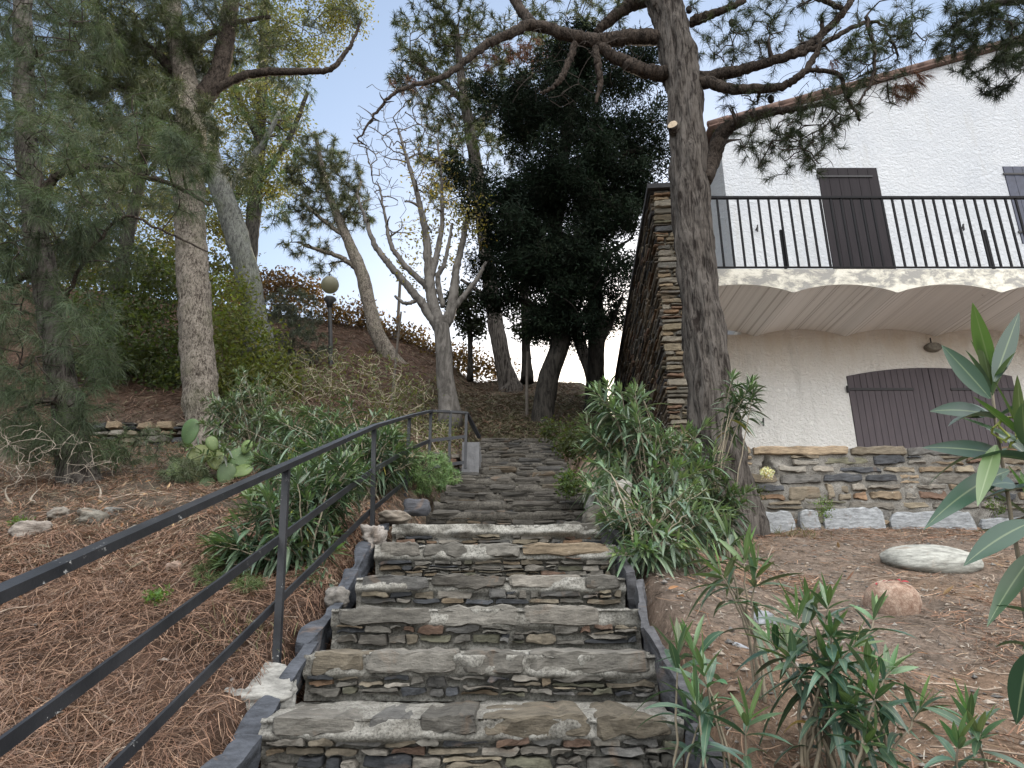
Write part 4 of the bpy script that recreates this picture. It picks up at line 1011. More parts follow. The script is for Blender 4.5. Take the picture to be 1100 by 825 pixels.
# pale cut stub
q = at(724, 138, Y1-.11); mb = MB(); nv = nrm(A(-.45, -.85, .25)); mb.tube([q-nv*-.0-nv*.02+A(.05, .12, 0), q, q+nv*.05], [.062, .058, .052], 18, rough=.06, freq=(20, 20, 20))
stub = obj('cut_stub', mb, m_bark_pine, pine)
mb = MB(); a_ = np.linspace(0, 2*np.pi, 25)[:-1]; e1 = nrm(np.cross(nv, A(0, 0, 1))); e2 = np.cross(nv, e1); c0 = q+nv*.052
V = np.concatenate([c0+.047*(np.cos(a_)[:, None]*e1+np.sin(a_)[:, None]*e2)*(1+.05*np.sin(3*a_))[:, None], [c0+nv*.003]]); i = np.arange(24)
mb.add(V, np.stack([i, (i+1) % 24, np.full(24, 24)], 1)); obj('cut_face', mb, mat_plain('sawn_wood', (.36, .29, .21), .9, .3, 60, .3), stub)

# --- pine whose crown hangs in from the right
tree('pine_tree', 'dark crown of a pine hanging into the upper right corner before the roof', 'pine tree', 4.9,
  [(1265, 700, 30), (1255, 400, 26), (1230, 150, 22), (1200, -40, 18), (1185, -200, 12)],
  [[(1225, 40, 9), (1160, 10, 7), (1100, 0, 5), (1060, 8, 3.5), (1020, 30, 2)], [(1200, -40, 8), (1130, -25, 6), (1080, -20, 4)]],
  [(1075, 40, 0, 50, 28, .5, 90), (1030, 36, 0, 24, 20, .35, 34), (1085, 78, 0, 30, 16, .35, 40), (1065, 10, 0, 60, 20, .5, 60), (1140, 10, 0, 60, 60, .6, 60)],
  pine_fol((.030, .042, .022), 34, .10, .0034, .6, 3), m_bark_dark, 131, nb=4)

# --- left tall pine and its neighbours
PL = (.052, .064, .030); PB = (.060, .095, .070)
tree('pine_tree', 'tall pine with pale flaky trunk forking high above the prickly pear', 'pine tree', 9.0,
  [(222, 478, 20), (217, 440, 18), (212, 380, 17.5), (208, 310, 16.5), (205, 250, 15.5), (203, 190, 15), (205, 140, 15), (203, 110, 14), (196, 72, 11), (186, 20, 10), (178, -60, 8), (172, -150, 6)],
  [[(208, 118, 11), (222, 100, 11), (236, 75, 10), (243, 40, 9), (249, 0, 8), (256, -60, 7), (262, -140, 5)],
   [(228, 99, 5), (250, 86, 4.5), (273, 79, 4.5), (300, 77, 4.2), (330, 77, 3.6), (356, 74, 3), (370, 58, 2.4), (380, 42, 1.8), (388, 22, 1.2)],
   [(205, 160, 5), (185, 130, 4.5), (165, 110, 4), (140, 95, 3), (110, 92, 2)],
   [(200, 90, 6), (170, 60, 5), (140, 40, 4), (100, 30, 3), (60, 25, 2)],
   [(196, 70, 5), (215, 45, 4), (250, 25, 3), (290, 18, 2)]],
  [(150, 40, -.5, 70, 45, 1.3, 320), (80, 40, -.8, 70, 50, 1.3, 320), (215, 30, 0, 50, 40, 1.0, 190), (120, 100, -.6, 60, 35, 1.0, 210), (190, 120, -.8, 45, 25, .7, 110), (165, 75, .4, 60, 40, 1, 160), (100, 150, .4, 60, 30, 1, 140), (300, 60, .4, 30, 30, .8, 40), (240, 165, -.3, 40, 30, .8, 70), (200, 165, -1, 36, 20, .5, 50), (270, 30, .2, 36, 30, .8, 60), (160, 155, -.3, 30, 24, .6, 46), (200, -60, -.3, 150, 60, 1.6, 200),
   (385, 15, 0, 16, 20, .3, 10), (345, 10, .2, 26, 16, .4, 12)],
  pine_fol(PL, 26, .17, .0050, .75, 3, .25), m_bark_left, 103, limbm=m_limb, ns=26, nb=6, tw_r=.014, freq=(14, 14, 4), tw_end=.003)
tree('pine_tree', 'leaning grey pine trunk rising behind the tall pale one on the left', 'pine tree', 12.0,
  [(278, 372, 15), (274, 340, 13), (264, 290, 12.5), (250, 240, 12), (236, 200, 11.5), (226, 165, 10), (215, 110, 8), (208, 50, 6)],
  [[(240, 210, 5), (262, 180, 4), (285, 150, 3), (300, 120, 2)]],
  [(290, 150, .3, 34, 34, .9, 60), (285, 215, .3, 30, 30, .8, 50), (310, 100, .5, 30, 40, .9, 50), (225, 60, .3, 60, 60, 1.3, 80)],
  pine_fol((.07, .10, .045), 20, .16, .009, .6, 2, .2), mat_bark('lichen_grey_bark', (.06, .062, .058), (.17, .175, .16), 16, .3, .7, .4), 104, ns=18, nb=6, tw_r=.014, tw_end=.004)
tree('pine_tree', 'slim dark trunk leaning right between the left foreground pine and the tall pale one', 'pine tree', 12.5,
  [(112, 365, 9), (120, 330, 7.5), (131, 290, 7), (140, 240, 6.5), (149, 200, 6), (156, 150, 5), (160, 90, 4)],
  [[(140, 240, 3.5), (120, 215, 3), (105, 190, 2)], [(149, 200, 3), (170, 170, 2.4), (182, 140, 1.6)]],
  [(105, 190, .3, 40, 40, .8, 110), (165, 190, .3, 30, 40, .8, 70), (160, 80, .3, 60, 60, 1.2, 150), (60, 120, .5, 60, 60, 1.2, 220), (20, 200, .5, 50, 60, 1.2, 180), (70, 240, .5, 40, 34, 1.0, 110), (20, 40, .5, 60, 50, 1.2, 180), (120, 255, .5, 24, 24, .8, 40), (30, 300, .5, 50, 40, 1, 130)],
  pine_fol((.045, .058, .030), 22, .17, .008, .8, 3, .2), m_bark_dark, 105, ns=12, nb=6, tw_r=.012, tw_end=.004)
# left foreground tree with soft blue green hanging fronds
tree('feathery_tree', 'foreground tree with soft hanging blue green fronds veiling the left border', 'tree', 6.4,
  [(86, 522, 20), (80, 490, 17), (72, 440, 15), (62, 380, 14), (50, 310, 13), (38, 240, 12), (30, 170, 11), (26, 100, 10), (24, 20, 9), (24, -80, 7)],
  [[(36, 220, 5), (55, 195, 4.5), (73, 184, 4), (109, 180, 3.6), (145, 188, 3), (189, 200, 2.4), (225, 220, 1.6)],
   [(58, 350, 3), (85, 290, 2, -.3), (130, 234, 1.6, -.4), (170, 246, 1.3, -.4), (222, 270, .9, -.4)],
   [(28, 130, 5), (60, 130, 4), (100, 150, 3), (135, 128, 2.2), (150, 122, 1.5)],
   [(45, 290, 5), (20, 300, 4), (-20, 320, 3)],
   [(74, 440, 4), (50, 430, 3, -.3), (20, 440, 2, -.5)]],
  [(45, 200, -.5, 95, 100, .9, 220), (50, 390, -.5, 80, 105, .8, 240), (25, 250, -.8, 60, 60, .5, 70), (25, 110, -.4, 60, 50, .8, 120), (110, 180, -.5, 50, 30, .5, 50), (40, 20, -.4, 80, 50, .9, 150), (200, 215, -.5, 36, 10, .3, 16), (120, 260, -.3, 30, 40, .4, 36), (200, 170, -.3, 30, 24, .4, 36), (60, 470, -.3, 60, 30, .5, 60), (150, 130, -.4, 40, 40, .5, 40)],
  pine_fol((.062, .084, .046), 24, .18, .0032, .65, 3, .5, m_frond, .35), m_bark_pine, 106, limbm=m_limb, ns=18, nb=6, tw_r=.011, tw_end=.0032, up=.02, freq=(14, 14, 4))
# leafy tree far behind, catching the sun
tree('leafy_tree', 'sunlit yellow green leafy tree far behind the left pines', 'tree', 20.0,
  [(262, 350, 9), (268, 280, 8), (275, 200, 7), (280, 120, 6), (284, 40, 5), (286, -60, 4)],
  [[(268, 270, 5), (240, 220, 4), (215, 180, 3), (190, 140, 2.2)], [(275, 200, 4), (310, 150, 3), (330, 100, 2)], [(278, 150, 4), (250, 90, 3), (235, 40, 2)]],
  [(270, 60, 0, 60, 50, 2, 80), (330, 30, 0, 46, 32, 1.6, 50), (210, 110, 0, 60, 60, 2, 80), (290, 130, 0, 40, 40, 1.5, 70), (150, 180, 0, 50, 50, 1.8, 80), (240, 220, 0, 36, 40, 1.2, 50), (165, 250, 0, 36, 40, 1.2, 50), (285, 190, 0, 34, 30, 1.2, 40), (370, 15, 0, 24, 20, .8, 26), (60, 240, 0, 60, 80, 2, 90), (140, 60, 0, 60, 60, 2, 60)],
  leaf_fol((.10, .105, .045), 40, .13, .065, .20), m_bark_dark, 107, nb=6, tw_r=.02, tw_end=.008)
# leaning pine in the middle distance
tree('pine_tree', 'slender leaning pine with dark loose crown beside the street lamp', 'pine tree', 14.6,
  [(432, 402, 12), (418, 382, 9), (404, 355, 8), (396, 325, 7.5), (389, 295, 7), (378, 268, 6), (366, 240, 5), (354, 210, 4), (346, 180, 3), (340, 150, 2)],
  [[(385, 290, 3), (365, 276, 2.6), (340, 268, 2), (320, 260, 1.4)], [(366, 240, 2.6), (380, 215, 2), (388, 195, 1.4)], [(372, 255, 2.5), (345, 235, 2), (322, 215, 1.3)]],
  [(342, 160, 0, 26, 20, .6, 90), (330, 190, 0, 26, 26, .6, 110), (366, 190, 0, 28, 28, .6, 120), (350, 222, 0, 36, 26, .6, 130), (385, 225, 0, 18, 26, .5, 60), (330, 262, 0, 34, 16, .5, 40), (350, 290, 0, 30, 12, .4, 20), (312, 232, 0, 12, 14, .4, 16)],
  pine_fol((.070, .080, .048), 24, .17, .0075, .8, 3), m_bark_left, 108, ns=14, nb=6, tw_r=.02, tw_end=.006)
# pale bare tree at the head of the handrail
tree('bare_tree', 'pale smooth barked tree with many thin bare upright branches at the head of the handrail', 'tree', 10.6,
  [(484, 446, 11), (480, 420, 9.5), (477, 390, 9), (475, 360, 9), (474, 350, 9)],
  [[(474, 356, 6), (466, 345, 5.5), (450, 322, 4.5), (432, 300, 4), (415, 280, 3.5), (402, 262, 3), (394, 240, 2), (384, 210, 1.3)],
   [(474, 352, 7), (468, 335, 6.5), (462, 310, 6), (460, 280, 5), (457, 250, 4), (450, 215, 3), (440, 180, 2), (428, 140, 1.2)],
   [(476, 352, 6.5), (484, 335, 6), (488, 310, 5), (491, 285, 4), (498, 255, 3), (503, 220, 2), (505, 180, 1.2)],
   [(463, 312, 4), (450, 300, 3.4), (432, 282, 3), (420, 262, 2.4), (414, 235, 1.6), (408, 200, 1)],
   [(462, 300, 4), (470, 270, 3.2), (475, 235, 2.4), (474, 190, 1.5), (470, 150, 1)],
   [(484, 334, 3.5), (498, 318, 3), (512, 300, 2.4), (522, 282, 1.6)],
   [(450, 322, 2.5), (436, 326, 2), (424, 318, 1.4)], [(476, 330, 3), (470, 300, 3), (478, 280, 2.2), (486, 240, 1.4)]],
  [(400, 170, 0, 34, 60, .8, 70), (440, 150, 0, 40, 60, .9, 90), (475, 170, 0, 40, 60, .9, 80), (420, 230, 0, 34, 40, .7, 44), (500, 230, 0, 24, 50, .7, 22), (460, 220, 0, 40, 40, .8, 34)],
  None, m_bark_smooth, 109, ns=16, nb=3, tw_r=.012, tw_end=.0048, twigm=m_twig_pale, wig=.07, up=.16, rough=.10, freq=(5, 5, 2))
r = np.random.default_rng(77)
bt = bpy.data.objects['bare_tree']; mb = MB()
P = np.concatenate([ell(r, at(px, py, 10.8), A(rx*mpp(py, 10.8), .8, ry*mpp(py, 10.8)), n, 0) for (px, py, rx, ry, n) in ((480, 235, 30, 50, 60), (505, 250, 20, 34, 50), (440, 270, 20, 30, 20), (450, 300, 24, 16, 14), (460, 190, 24, 40, 30))])
leaves(mb, P, r, 9, .085, .035, .10, (.17, .15, .05), flat=0); obj('sparse_leaves', mb, m_broad, bt)
# dark evergreen at the head of the steps
DK = (.012, .018, .012)
rB = np.random.default_rng(330)
def bough_points(cx, ys, half, Y, n, per, depth=1.0, sag=.12):
    """anchor points along uneven, slightly drooping boughs so that the crown keeps gaps"""
    out = []
    for k in range(n):
        y = rB.uniform(ys[0], ys[-1]); w = np.interp(y, ys, half)*rB.uniform(.4, 1.22); a = rB.random()*2*np.pi
        c = at(cx+rB.normal()*6, y, Y); s = mpp(y, Y)
        L = w*s; d = A(math.cos(a), math.sin(a)*depth, 0); m = int(per*rB.uniform(.6, 1.3)*np.clip(w/80, .4, 1.3))
        f = rB.uniform(.18, 1, m)**.8; side = A(-d[1], d[0], 0); wd = .30*np.sin(np.pi*np.clip(f, 0, .95))**.6+.05
        P = c+d*(f*L)[:, None]+side*(rB.normal(size=m)*wd*.8)[:, None]; P[:, 2] += -sag*L*f+.16*L*f**3+rB.normal(size=m)*.06+.10*L
        out.append(P)
    return np.concatenate(out)
tree('dark_evergreen', 'very dark dense evergreen with crooked trunk standing at the head of the steps', 'tree', 11.2,
  [(585, 462, 13), (584, 440, 12), (589, 408, 11), (600, 375, 10.5), (602, 340, 10), (598, 300, 9), (596, 250, 8), (602, 190, 7), (612, 130, 5), (618, 80, 3)],
  [[(600, 350, 4), (575, 330, 3.4), (550, 320, 2.6), (530, 322, 1.8)], [(600, 300, 4), (640, 280, 3.4), (670, 262, 2.4)], [(597, 250, 4), (560, 235, 3), (525, 232, 2)], [(604, 190, 4), (650, 170, 3), (690, 160, 2)], [(598, 280, 4), (560, 285, 3), (520, 278, 2)]],
  [(690, 150, 0, 26, 24, .7, 50), (540, 240, 0, 30, 14, .7, 50), (538, 320, 0, 24, 9, .5, 36), (672, 205, 0, 24, 14, .6, 40), (530, 285, 0, 26, 10, .5, 36), (675, 70, .3, 26, 30, .8, 36)],
  dark_fol(DK, 30, .10, .024), m_bark_dark, 110, ns=18, nb=7, tw_r=.016, tw_end=.005, twigm=m_bark_dark,
  extra=bough_points(606, [66, 90, 120, 160, 210, 260, 300, 335, 365], [26, 60, 92, 112, 108, 100, 88, 64, 30], 11.2, 112, 27))
# tall pine behind it, with a brown patch
tree('pine_tree', 'tall pine with mixed green and rusty crown behind the pale bare tree', 'pine tree', 14.8,
  [(549, 418, 11), (540, 388, 9), (533, 350, 8.5), (528, 318, 8), (522, 270, 7.5), (515, 200, 7), (505, 140, 6), (495, 80, 4.5), (490, 30, 3)],
  [[(516, 205, 4), (480, 180, 3), (450, 165, 2)], [(506, 140, 4), (540, 105, 3), (565, 80, 2)], [(500, 110, 4), (465, 80, 3), (440, 60, 2)], [(530, 330, 3), (512, 312, 2.4), (495, 300, 1.6)]],
  [(455, 40, 0, 36, 30, 1.0, 150), (490, 20, 0, 36, 26, 1.0, 110), (450, 85, 0, 34, 26, 1.0, 120), (510, 55, 0, 40, 34, 1.1, 140), (560, 50, 0, 46, 40, 1.2, 150), (490, 115, 0, 44, 34, 1.1, 160), (545, 120, 0, 40, 36, 1.0, 120), (470, 160, 0, 30, 26, .8, 70), (515, 165, 0, 40, 30, 1.0, 100), (490, 205, 0, 34, 22, .8, 60), (600, 20, .2, 50, 30, 1.2, 100), (650, 15, .4, 40, 26, 1.0, 60), (525, 225, 0, 24, 20, .6, 34)],
  pine_fol((.050, .062, .026), 22, .20, .012, .7, 2, big=.5), m_bark_pine, 111, ns=14, nb=6, tw_r=.02, tw_end=.006)
r = np.random.default_rng(78); mb = MB()
for (px, py, n) in ((560, 55, 30), (580, 60, 24), (440, 85, 10)):
    P = ell(r, at(px, py, 14.0), A(24*mpp(py, 14), .5, 13*mpp(py, 14)), n, 0); needles(mb, P, nrm(r.normal(size=(n, 3))), r, 22, .2, .012, .7, (.12, .06, .036), .1)
obj('rusty_needles', mb, m_lit, [o for o in bpy.data.objects if o.get('label', '').startswith('tall pine with mixed')][0])
# dark trunks right of it
tree('pine_tree', 'dark trunk in shade close to the far end of the tall stone wall', 'pine tree', 12.2,
  [(640, 442, 13), (640, 410, 10), (641, 370, 9), (640, 320, 8), (638, 270, 7), (640, 200, 5), (645, 140, 3)], [[(640, 380, 4), (655, 350, 3), (668, 320, 2)]],
  [(668, 330, .2, 14, 24, .5, 24), (645, 345, .2, 16, 16, .5, 24), (690, 120, 0, 34, 40, .8, 60), (670, 200, .2, 30, 40, .7, 60)], dark_fol((.02, .03, .02), 18, .11, .03), m_bark_dark, 112, ns=12, nb=6, tw_r=.012, tw_end=.005)
tree('pine_tree', 'grey leaning trunk in the gap right of the dark evergreen', 'pine tree', 13.6,
  [(640, 410, 9), (632, 392, 7), (623, 370, 6.5), (617, 345, 6), (612, 320, 5), (606, 280, 4)], [[(624, 372, 3), (612, 352, 2)]], [], None, m_bark_pine, 113, ns=12)
tree('pine_tree', 'thin dark trunk on the ridge between two leaning pines', 'pine tree', 15.5,
  [(566, 400, 6), (565, 370, 5), (564, 330, 4.5), (562, 290, 4), (560, 250, 3)], [[(564, 340, 2), (576, 320, 1.4)]], [(560, 300, 0, 24, 30, .6, 40), (565, 345, 0, 16, 20, .5, 26)], dark_fol((.028, .038, .022), 14, .16, .05), m_bark_dark, 114, ns=10, nb=5, tw_r=.014, tw_end=.006)
# dark small tree on the ridge
tree('dark_shrub', 'small dark round shrub on the ridge behind the pale bare tree', 'shrub', 15.2,
  [(505, 398, 3), (505, 370, 2.6), (504, 340, 2)], [], [(503, 332, 0, 22, 20, .6, 70), (508, 352, 0, 14, 12, .4, 26), (492, 322, 0, 14, 12, .4, 26)], dark_fol((.026, .032, .020), 12, .12, .05), m_bark_dark, 115, ns=8, nb=5, tw_r=.012, tw_end=.006)
# thin stakes and sapling stems
for (pts, Y, lab) in (([(420, 440, 1.6), (424, 400, 1.5), (428, 360, 1.3), (431, 335, 1.0)], 11.2, 'thin pale sapling stem left of the pale bare tree trunk'), ([(566, 444, 1.9), (566, 410, 1.8), (567, 378, 1.6)], 11.6, 'thin pale stake standing on the slope left of the dark evergreen')):
    P, Rr = pixpath(pts, Y); mb = MB(); mb.tube(np.concatenate([[P[0]-A(0,0,.2)], P]), np.concatenate([[Rr[0]], Rr]), 6, rough=.1, freq=(9,9,9)); tag(obj('stake', mb, m_twig_pale, loc=P[0], smooth=True), lab, 'stake')
P, Rr = pixpath([(426, 372, 1.5), (430, 300, 1.3)], 16.2); mb = MB(); mb.tube(P, Rr*1.3, 6); 
P2_, _ = pixpath([(425, 374, 5), (426, 357, 5)], 16.2); mb.tube(P2_, np.linspace(.11, .09, len(P2_)), 8, rough=.1)
tag(obj('fence_post', mb, m_twig_pale, loc=P[0]), 'old pale post with a thin rod on the ridge line', 'post')

# ------------------------------------------------------------------ shrubs
def shrub(name, label, cat, Y, base, clumps, fol, seed, group=None, nstem=5, twigm=None, tw_r=.010, tw_end=.0025, nb=5, wig=.15):
    r = np.random.default_rng(seed)
    b = hit(*base, Y-4, Y+6) if Y is None else at(base[0], base[1], Y); gz = float(ground_z(b[0], b[1])); b = A(b[0], b[1], gz)
    root = thing(name, b, label, cat, group); S = []; 
    B = []; T = []
    for (px, py, dY, rx, ry, rd, n) in clumps:
        c = at(px, py, Y+dY); s = mpp(py, Y+dY); rad = A(rx*s, rd, ry*s); B.append(ell(r, c, rad*.75, max(2, n//nb), 0)); T.append(ell(r, c, rad, n, .2))
    B = np.concatenate(B); T = np.concatenate(T)
    # keep anchors above the soil
    T[:, 2] = np.maximum(T[:, 2], ground_z(T[:, 0], T[:, 1])+.05); B[:, 2] = np.maximum(B[:, 2], ground_z(B[:, 0], B[:, 1])+.04)
    nS = 12; w = (T[:, 0].max()-T[:, 0].min())*.25
    for k in range(nstem):
        x = b[0]+r.uniform(-w, w); y = b[1]+r.uniform(-.25, .25); z = float(ground_z(x, y)); S.append(np.linspace([x, y, z-.1], [x+r.normal()*.05, y, z+.12], 4))
    S = np.concatenate(S)
    P1, R1, S2, Rs2 = grow(S, np.full(len(S), tw_r*1.6), B, r, 7, .08, wig, tw_r*1.4, tw_end*1.6, 1.0)
    o1 = grow.path
    P2, R2, _, _ = grow(S2, Rs2, T, r, 5, .04, wig, tw_r, tw_end, .5, own=grow.buf)
    branch_parts(P1, R1, o1, P2, R2, grow.path, twigm or m_twig, root)
    if fol:
        mb = MB(); mt = fol(mb, P2, nrm(P2[:, -1]-P2[:, -2]), r); obj('foliage', mb, mt, root)
    return root
shrub('bush', 'dark green bush with small leaves filling the gap left of the pale pine trunk', 'bush', 11.5, (160, 440), [(150, 370, 0, 50, 45, 1.0, 220), (110, 400, 0, 40, 36, .9, 120), (170, 310, .3, 34, 36, .8, 120), (190, 420, 0, 24, 34, .6, 80), (110, 330, .3, 34, 36, .8, 100)], leaf_fol((.045, .062, .022), 12, .10, .05, .13), 201)
shrub('bush', 'yellow green bush right of the pale pine trunk on the left slope', 'bush', 11.0, (265, 440), [(260, 370, 0, 34, 40, .9, 150), (250, 415, -.2, 34, 30, .8, 110), (290, 410, 0, 30, 30, .8, 90), (245, 320, .3, 24, 30, .7, 60)], leaf_fol((.080, .095, .024), 12, .09, .045, .12), 202)
shrub('bush', 'grey green feathery bush sprawling below the hill lamp', 'bush', 12.6, (310, 400), [(300, 350, 0, 36, 24, .9, 130), (320, 330, 0, 30, 18, .7, 80), (285, 385, 0, 34, 26, .8, 90), (330, 370, 0, 26, 20, .6, 60)], pine_fol((.075, .085, .060), 22, .13, .007, .8, 2, .4, m_frond), 203)
shrub('bush', 'reddish brown dry hedge along the ridge behind the hill lamp', 'hedge', 16.4, (330, 345), [(300, 315, 0, 50, 16, .8, 170), (370, 340, 0, 40, 9, .6, 80), (420, 362, 0, 40, 7, .5, 70), (470, 382, 0, 40, 7, .5, 70), (520, 398, 0, 40, 6, .5, 50)], leaf_fol((.075, .048, .028), 12, .11, .06, .14), 204, nstem=16)
shrub('bush', 'dark olive hedge on the ridge farther left behind the trunks', 'hedge', 17.0, (180, 320), [(120, 290, 0, 90, 26, 1.0, 170), (220, 300, 0, 60, 26, 1.0, 130), (40, 270, 0, 70, 40, 1.0, 120)], leaf_fol((.05, .055, .026), 12, .15, .08, .2), 205, nstem=16)
shrub('dry_bush', 'straggly half bare bush with pale stems and few yellow leaves uphill of the handrail', 'bush', 8.2, (390, 470), [(390, 415, 0, 64, 34, .9, 220), (330, 435, 0, 48, 34, .8, 150), (440, 430, 0, 34, 24, .6, 90), (350, 395, 0, 44, 18, .6, 60), (280, 430, 0, 40, 30, .7, 90)], leaf_fol((.080, .090, .045), 3, .075, .02, .06), 206, twigm=m_twig_dry, nstem=12, wig=.09)
shrub('dry_bush', 'tangle of fine olive stems behind the bend of the handrail', 'bush', 7.6, (450, 500), [(440, 470, 0, 50, 24, .6, 130), (400, 470, 0, 40, 26, .6, 90), (478, 470, .2, 20, 24, .4, 40)], leaf_fol((.085, .095, .045), 5, .06, .016, .06), 207, twigm=m_twig_dry, nstem=12, wig=.09)
shrub('spurge_bush', 'soft light green bush beside the upper handrail posts', 'bush', 5.9, (455, 530), [(462, 505, 0, 30, 20, .35, 190), (440, 520, 0, 24, 18, .3, 90), (480, 515, 0, 16, 14, .25, 60)], pine_fol((.17, .25, .11), 12, .05, .0045, .9, 3, 0, m_frond), 208, tw_r=.005, tw_end=.0016)
shrub('ivy_bush', 'low dark leafy plant at the right edge of the upper steps', 'plant', 7.6, (625, 490), [(620, 478, 0, 22, 14, .3, 80), (600, 462, .8, 20, 8, .3, 40)], leaf_fol((.05, .065, .025), 9, .05, .03, .05), 209, tw_r=.005, tw_end=.002)
shrub('weed', 'small bushy green weed on the riser edge beside the pale rock', 'plant', 4.75, (617, 535), [(612, 520, 0, 12, 10, .12, 60)], leaf_fol((.06, .09, .03), 7, .03, .015, .025), 210, tw_r=.003, tw_end=.0012)
shrub('feathery_weed', 'feathery grey green growth under the prickly pear', 'plant', 6.3, (150, 510), [(160, 480, .4, 40, 20, .4, 70), (200, 510, 0, 30, 18, .3, 60), (120, 490, .3, 30, 16, .4, 40)], pine_fol((.085, .105, .06), 18, .09, .004, .8, 2, .2, m_frond), 211, tw_r=.004, tw_end=.0015)
shrub('feathery_weed', 'fine green weed between needles in front of the left oleanders', 'plant', 3.5, (245, 640), [(235, 640, 0, 34, 20, .18, 50), (262, 660, -.2, 16, 14, .1, 24)], pine_fol((.085, .115, .045), 14, .05, .0024, .9, 2, .1, m_frond), 212, tw_r=.003, tw_end=.001)
shrub('white_flower_plant', 'small dark plant with white flower clump by the niche of the terrace wall', 'plant', 6.0, (822, 545), [(808, 530, 0, 9, 9, .06, 40)], leaf_fol((.05, .07, .03), 8, .025, .014, .03), 213, tw_r=.003, tw_end=.001)
r = np.random.default_rng(9); mb = MB(); q = at(824, 508, 6.02); leaves(mb, ell(r, q, A(.05, .04, .035), 60), r, 5, .022, .016, .01, (.62, .62, .58)); obj('flowers', mb, m_broad, [o for o in bpy.data.objects if o.name.startswith('white_flower_plant')][0])
for (px, py, Y, lab) in ((168, 655, 3.05, 'tiny bright green seedling among the left needles'), (15, 590, 4.6, 'small green tuft at the left border under the rail'), (885, 545, 5.95, 'little green weed at the foot of the terrace wall slabs'), (1070, 545, 5.95, 'dark weed at the foot of the terrace wall behind the big leaves')):
    shrub('weed', lab, 'plant', Y, (px, py+10), [(px, py, 0, 9, 12, .05, 26)], leaf_fol((.085, .14, .04), 6, .022, .010, .015), px, tw_r=.002, tw_end=.001)
# dead branches heaped at the left border
r = np.random.default_rng(55); mb = MB(); c0 = at(42, 492, 5.3); T = ell(r, c0, A(.5, .5, .25), 60, .1); b0 = hit(60, 545, 4, 9)
Pq, Rq, S2, R2_ = grow(np.linspace(b0-A(.6, 0, 0), b0+A(.2, .2, .1), 8), np.full(8, .022), T, r, 8, .1, .3, .018, .002, .2)
mb.tubes(Pq, Rq, 6)
T = ell(r, c0, A(.6, .5, .35), 120, .1); Pq, Rq, _, _ = grow(S2, R2_, T, r, 6, .05, .3, .006, .0012, .2); mb.tubes(Pq, Rq, 4)
tag(obj('dead_branches', mb, mat_plain('bleached_branch', (.25, .215, .175), .9, .3, 20, .3), loc=b0, smooth=True), 'heap of bleached dead branches at the left border by the veiled trunk', 'branches')
# grass tufts along the steps
def grass(px, py, Y, n, h, lab, c, sx=.25):
    r = np.random.default_rng(px); q = at(px, py, Y); x = q[0]+r.normal(size=n)*sx; y = q[1]+r.normal(size=n)*sx*.7; P = np.stack([x, y, ground_z(x, y)], 1)
    D = nrm(np.stack([r.normal(size=n)*.45, r.normal(size=n)*.45, np.ones(n)], 1)); mb = MB()
    blades(mb, P, D, h*r.uniform(.5, 1.2, n), np.full(n, .006), r.uniform(.1, .7, n), tone(c, n, r), r, 6)
    tag(obj('grass_tuft', mb, m_frond, loc=(q[0], q[1], float(ground_z(q[0], q[1])))), lab, 'grass')
grass(500, 520, 6.2, 140, .16, 'short green grass tuft beneath the end of the handrail', (.10, .13, .04))
grass(645, 500, 6.4, 160, .2, 'yellowish grass tuft at the right of the middle steps', (.14, .15, .05))
grass(285, 655, 2.9, 60, .12, 'wispy pale grass by the nearest handrail post', (.16, .15, .08), .12)
grass(560, 452, 10.9, 260, .14, 'thin grass growing just beyond the top step', (.08, .10, .035), .6)
grass(845, 550, 5.8, 70, .16, 'dry grass wisp before the blue grey wall slab', (.14, .13, .06), .12)

# ------------------------------------------------------------------ prickly pear
m_pad, nt, out = newmat('cactus_pad'); p = coords(nt)
cc = mix(nt, 1, attr(nt).outputs['Color'], ramp(nt, noise(nt, 9, 5, .6, p), [(.3, gr(.75)), (.7, gr(1.25))]), 'MULTIPLY')
vo = nd(nt, 'ShaderNodeTexVoronoi'); vo.inputs['Scale'].default_value = 38; nt.links.new(p, vo.inputs['Vector'])
cc = mix(nt, ramp(nt, vo.outputs['Distance'], [(.10, gr(.6)), (.17, gr(0))]), cc, (.22, .20, .10))
principled(nt, out, cc, .5, bump(nt, noise(nt, 20, 4, .6, p), .2, .01), .3)
cact = thing('prickly_pear', at(215, 520, 6.3), 'prickly pear with flat round yellow green pads behind the handrail', 'cactus')
r = np.random.default_rng(14)
pads = [(204, 464, .13, .09, .1, 0, (0.060, 0.102, 0.042)), (213, 490, .13, .09, .5, .3, (0.078, 0.093, 0.030)), (233, 494, .115, .09, -.3, .4, (0.078, 0.096, 0.030)), (205, 512, .15, .11, 1.35, .3, (0.093, 0.099, 0.033)), (188, 504, .085, .07, .6, .4, (0.102, 0.138, 0.048)), (188, 518, .08, .09, .2, .5, (0.096, 0.144, 0.054)), (258, 494, .12, .11, .3, .2, (0.060, 0.102, 0.036)), (258, 506, .11, .08, 1.2, .6, (0.078, 0.114, 0.036)), (243, 510, .11, .08, .1, 0, (0.054, 0.084, 0.036)), (203, 531, .09, .07, 1.4, .5, (0.078, 0.108, 0.048)), (222, 524, .10, .08, .4, .1, (0.060, 0.090, 0.036)), (265, 480, .07, .055, .2, .2, (0.096, 0.144, 0.048)), (150, 547, .11, .07, 1.0, .6, (0.072, 0.102, 0.072)), (228, 477, .075, .055, -.4, .1, (0.084, 0.120, 0.042))]
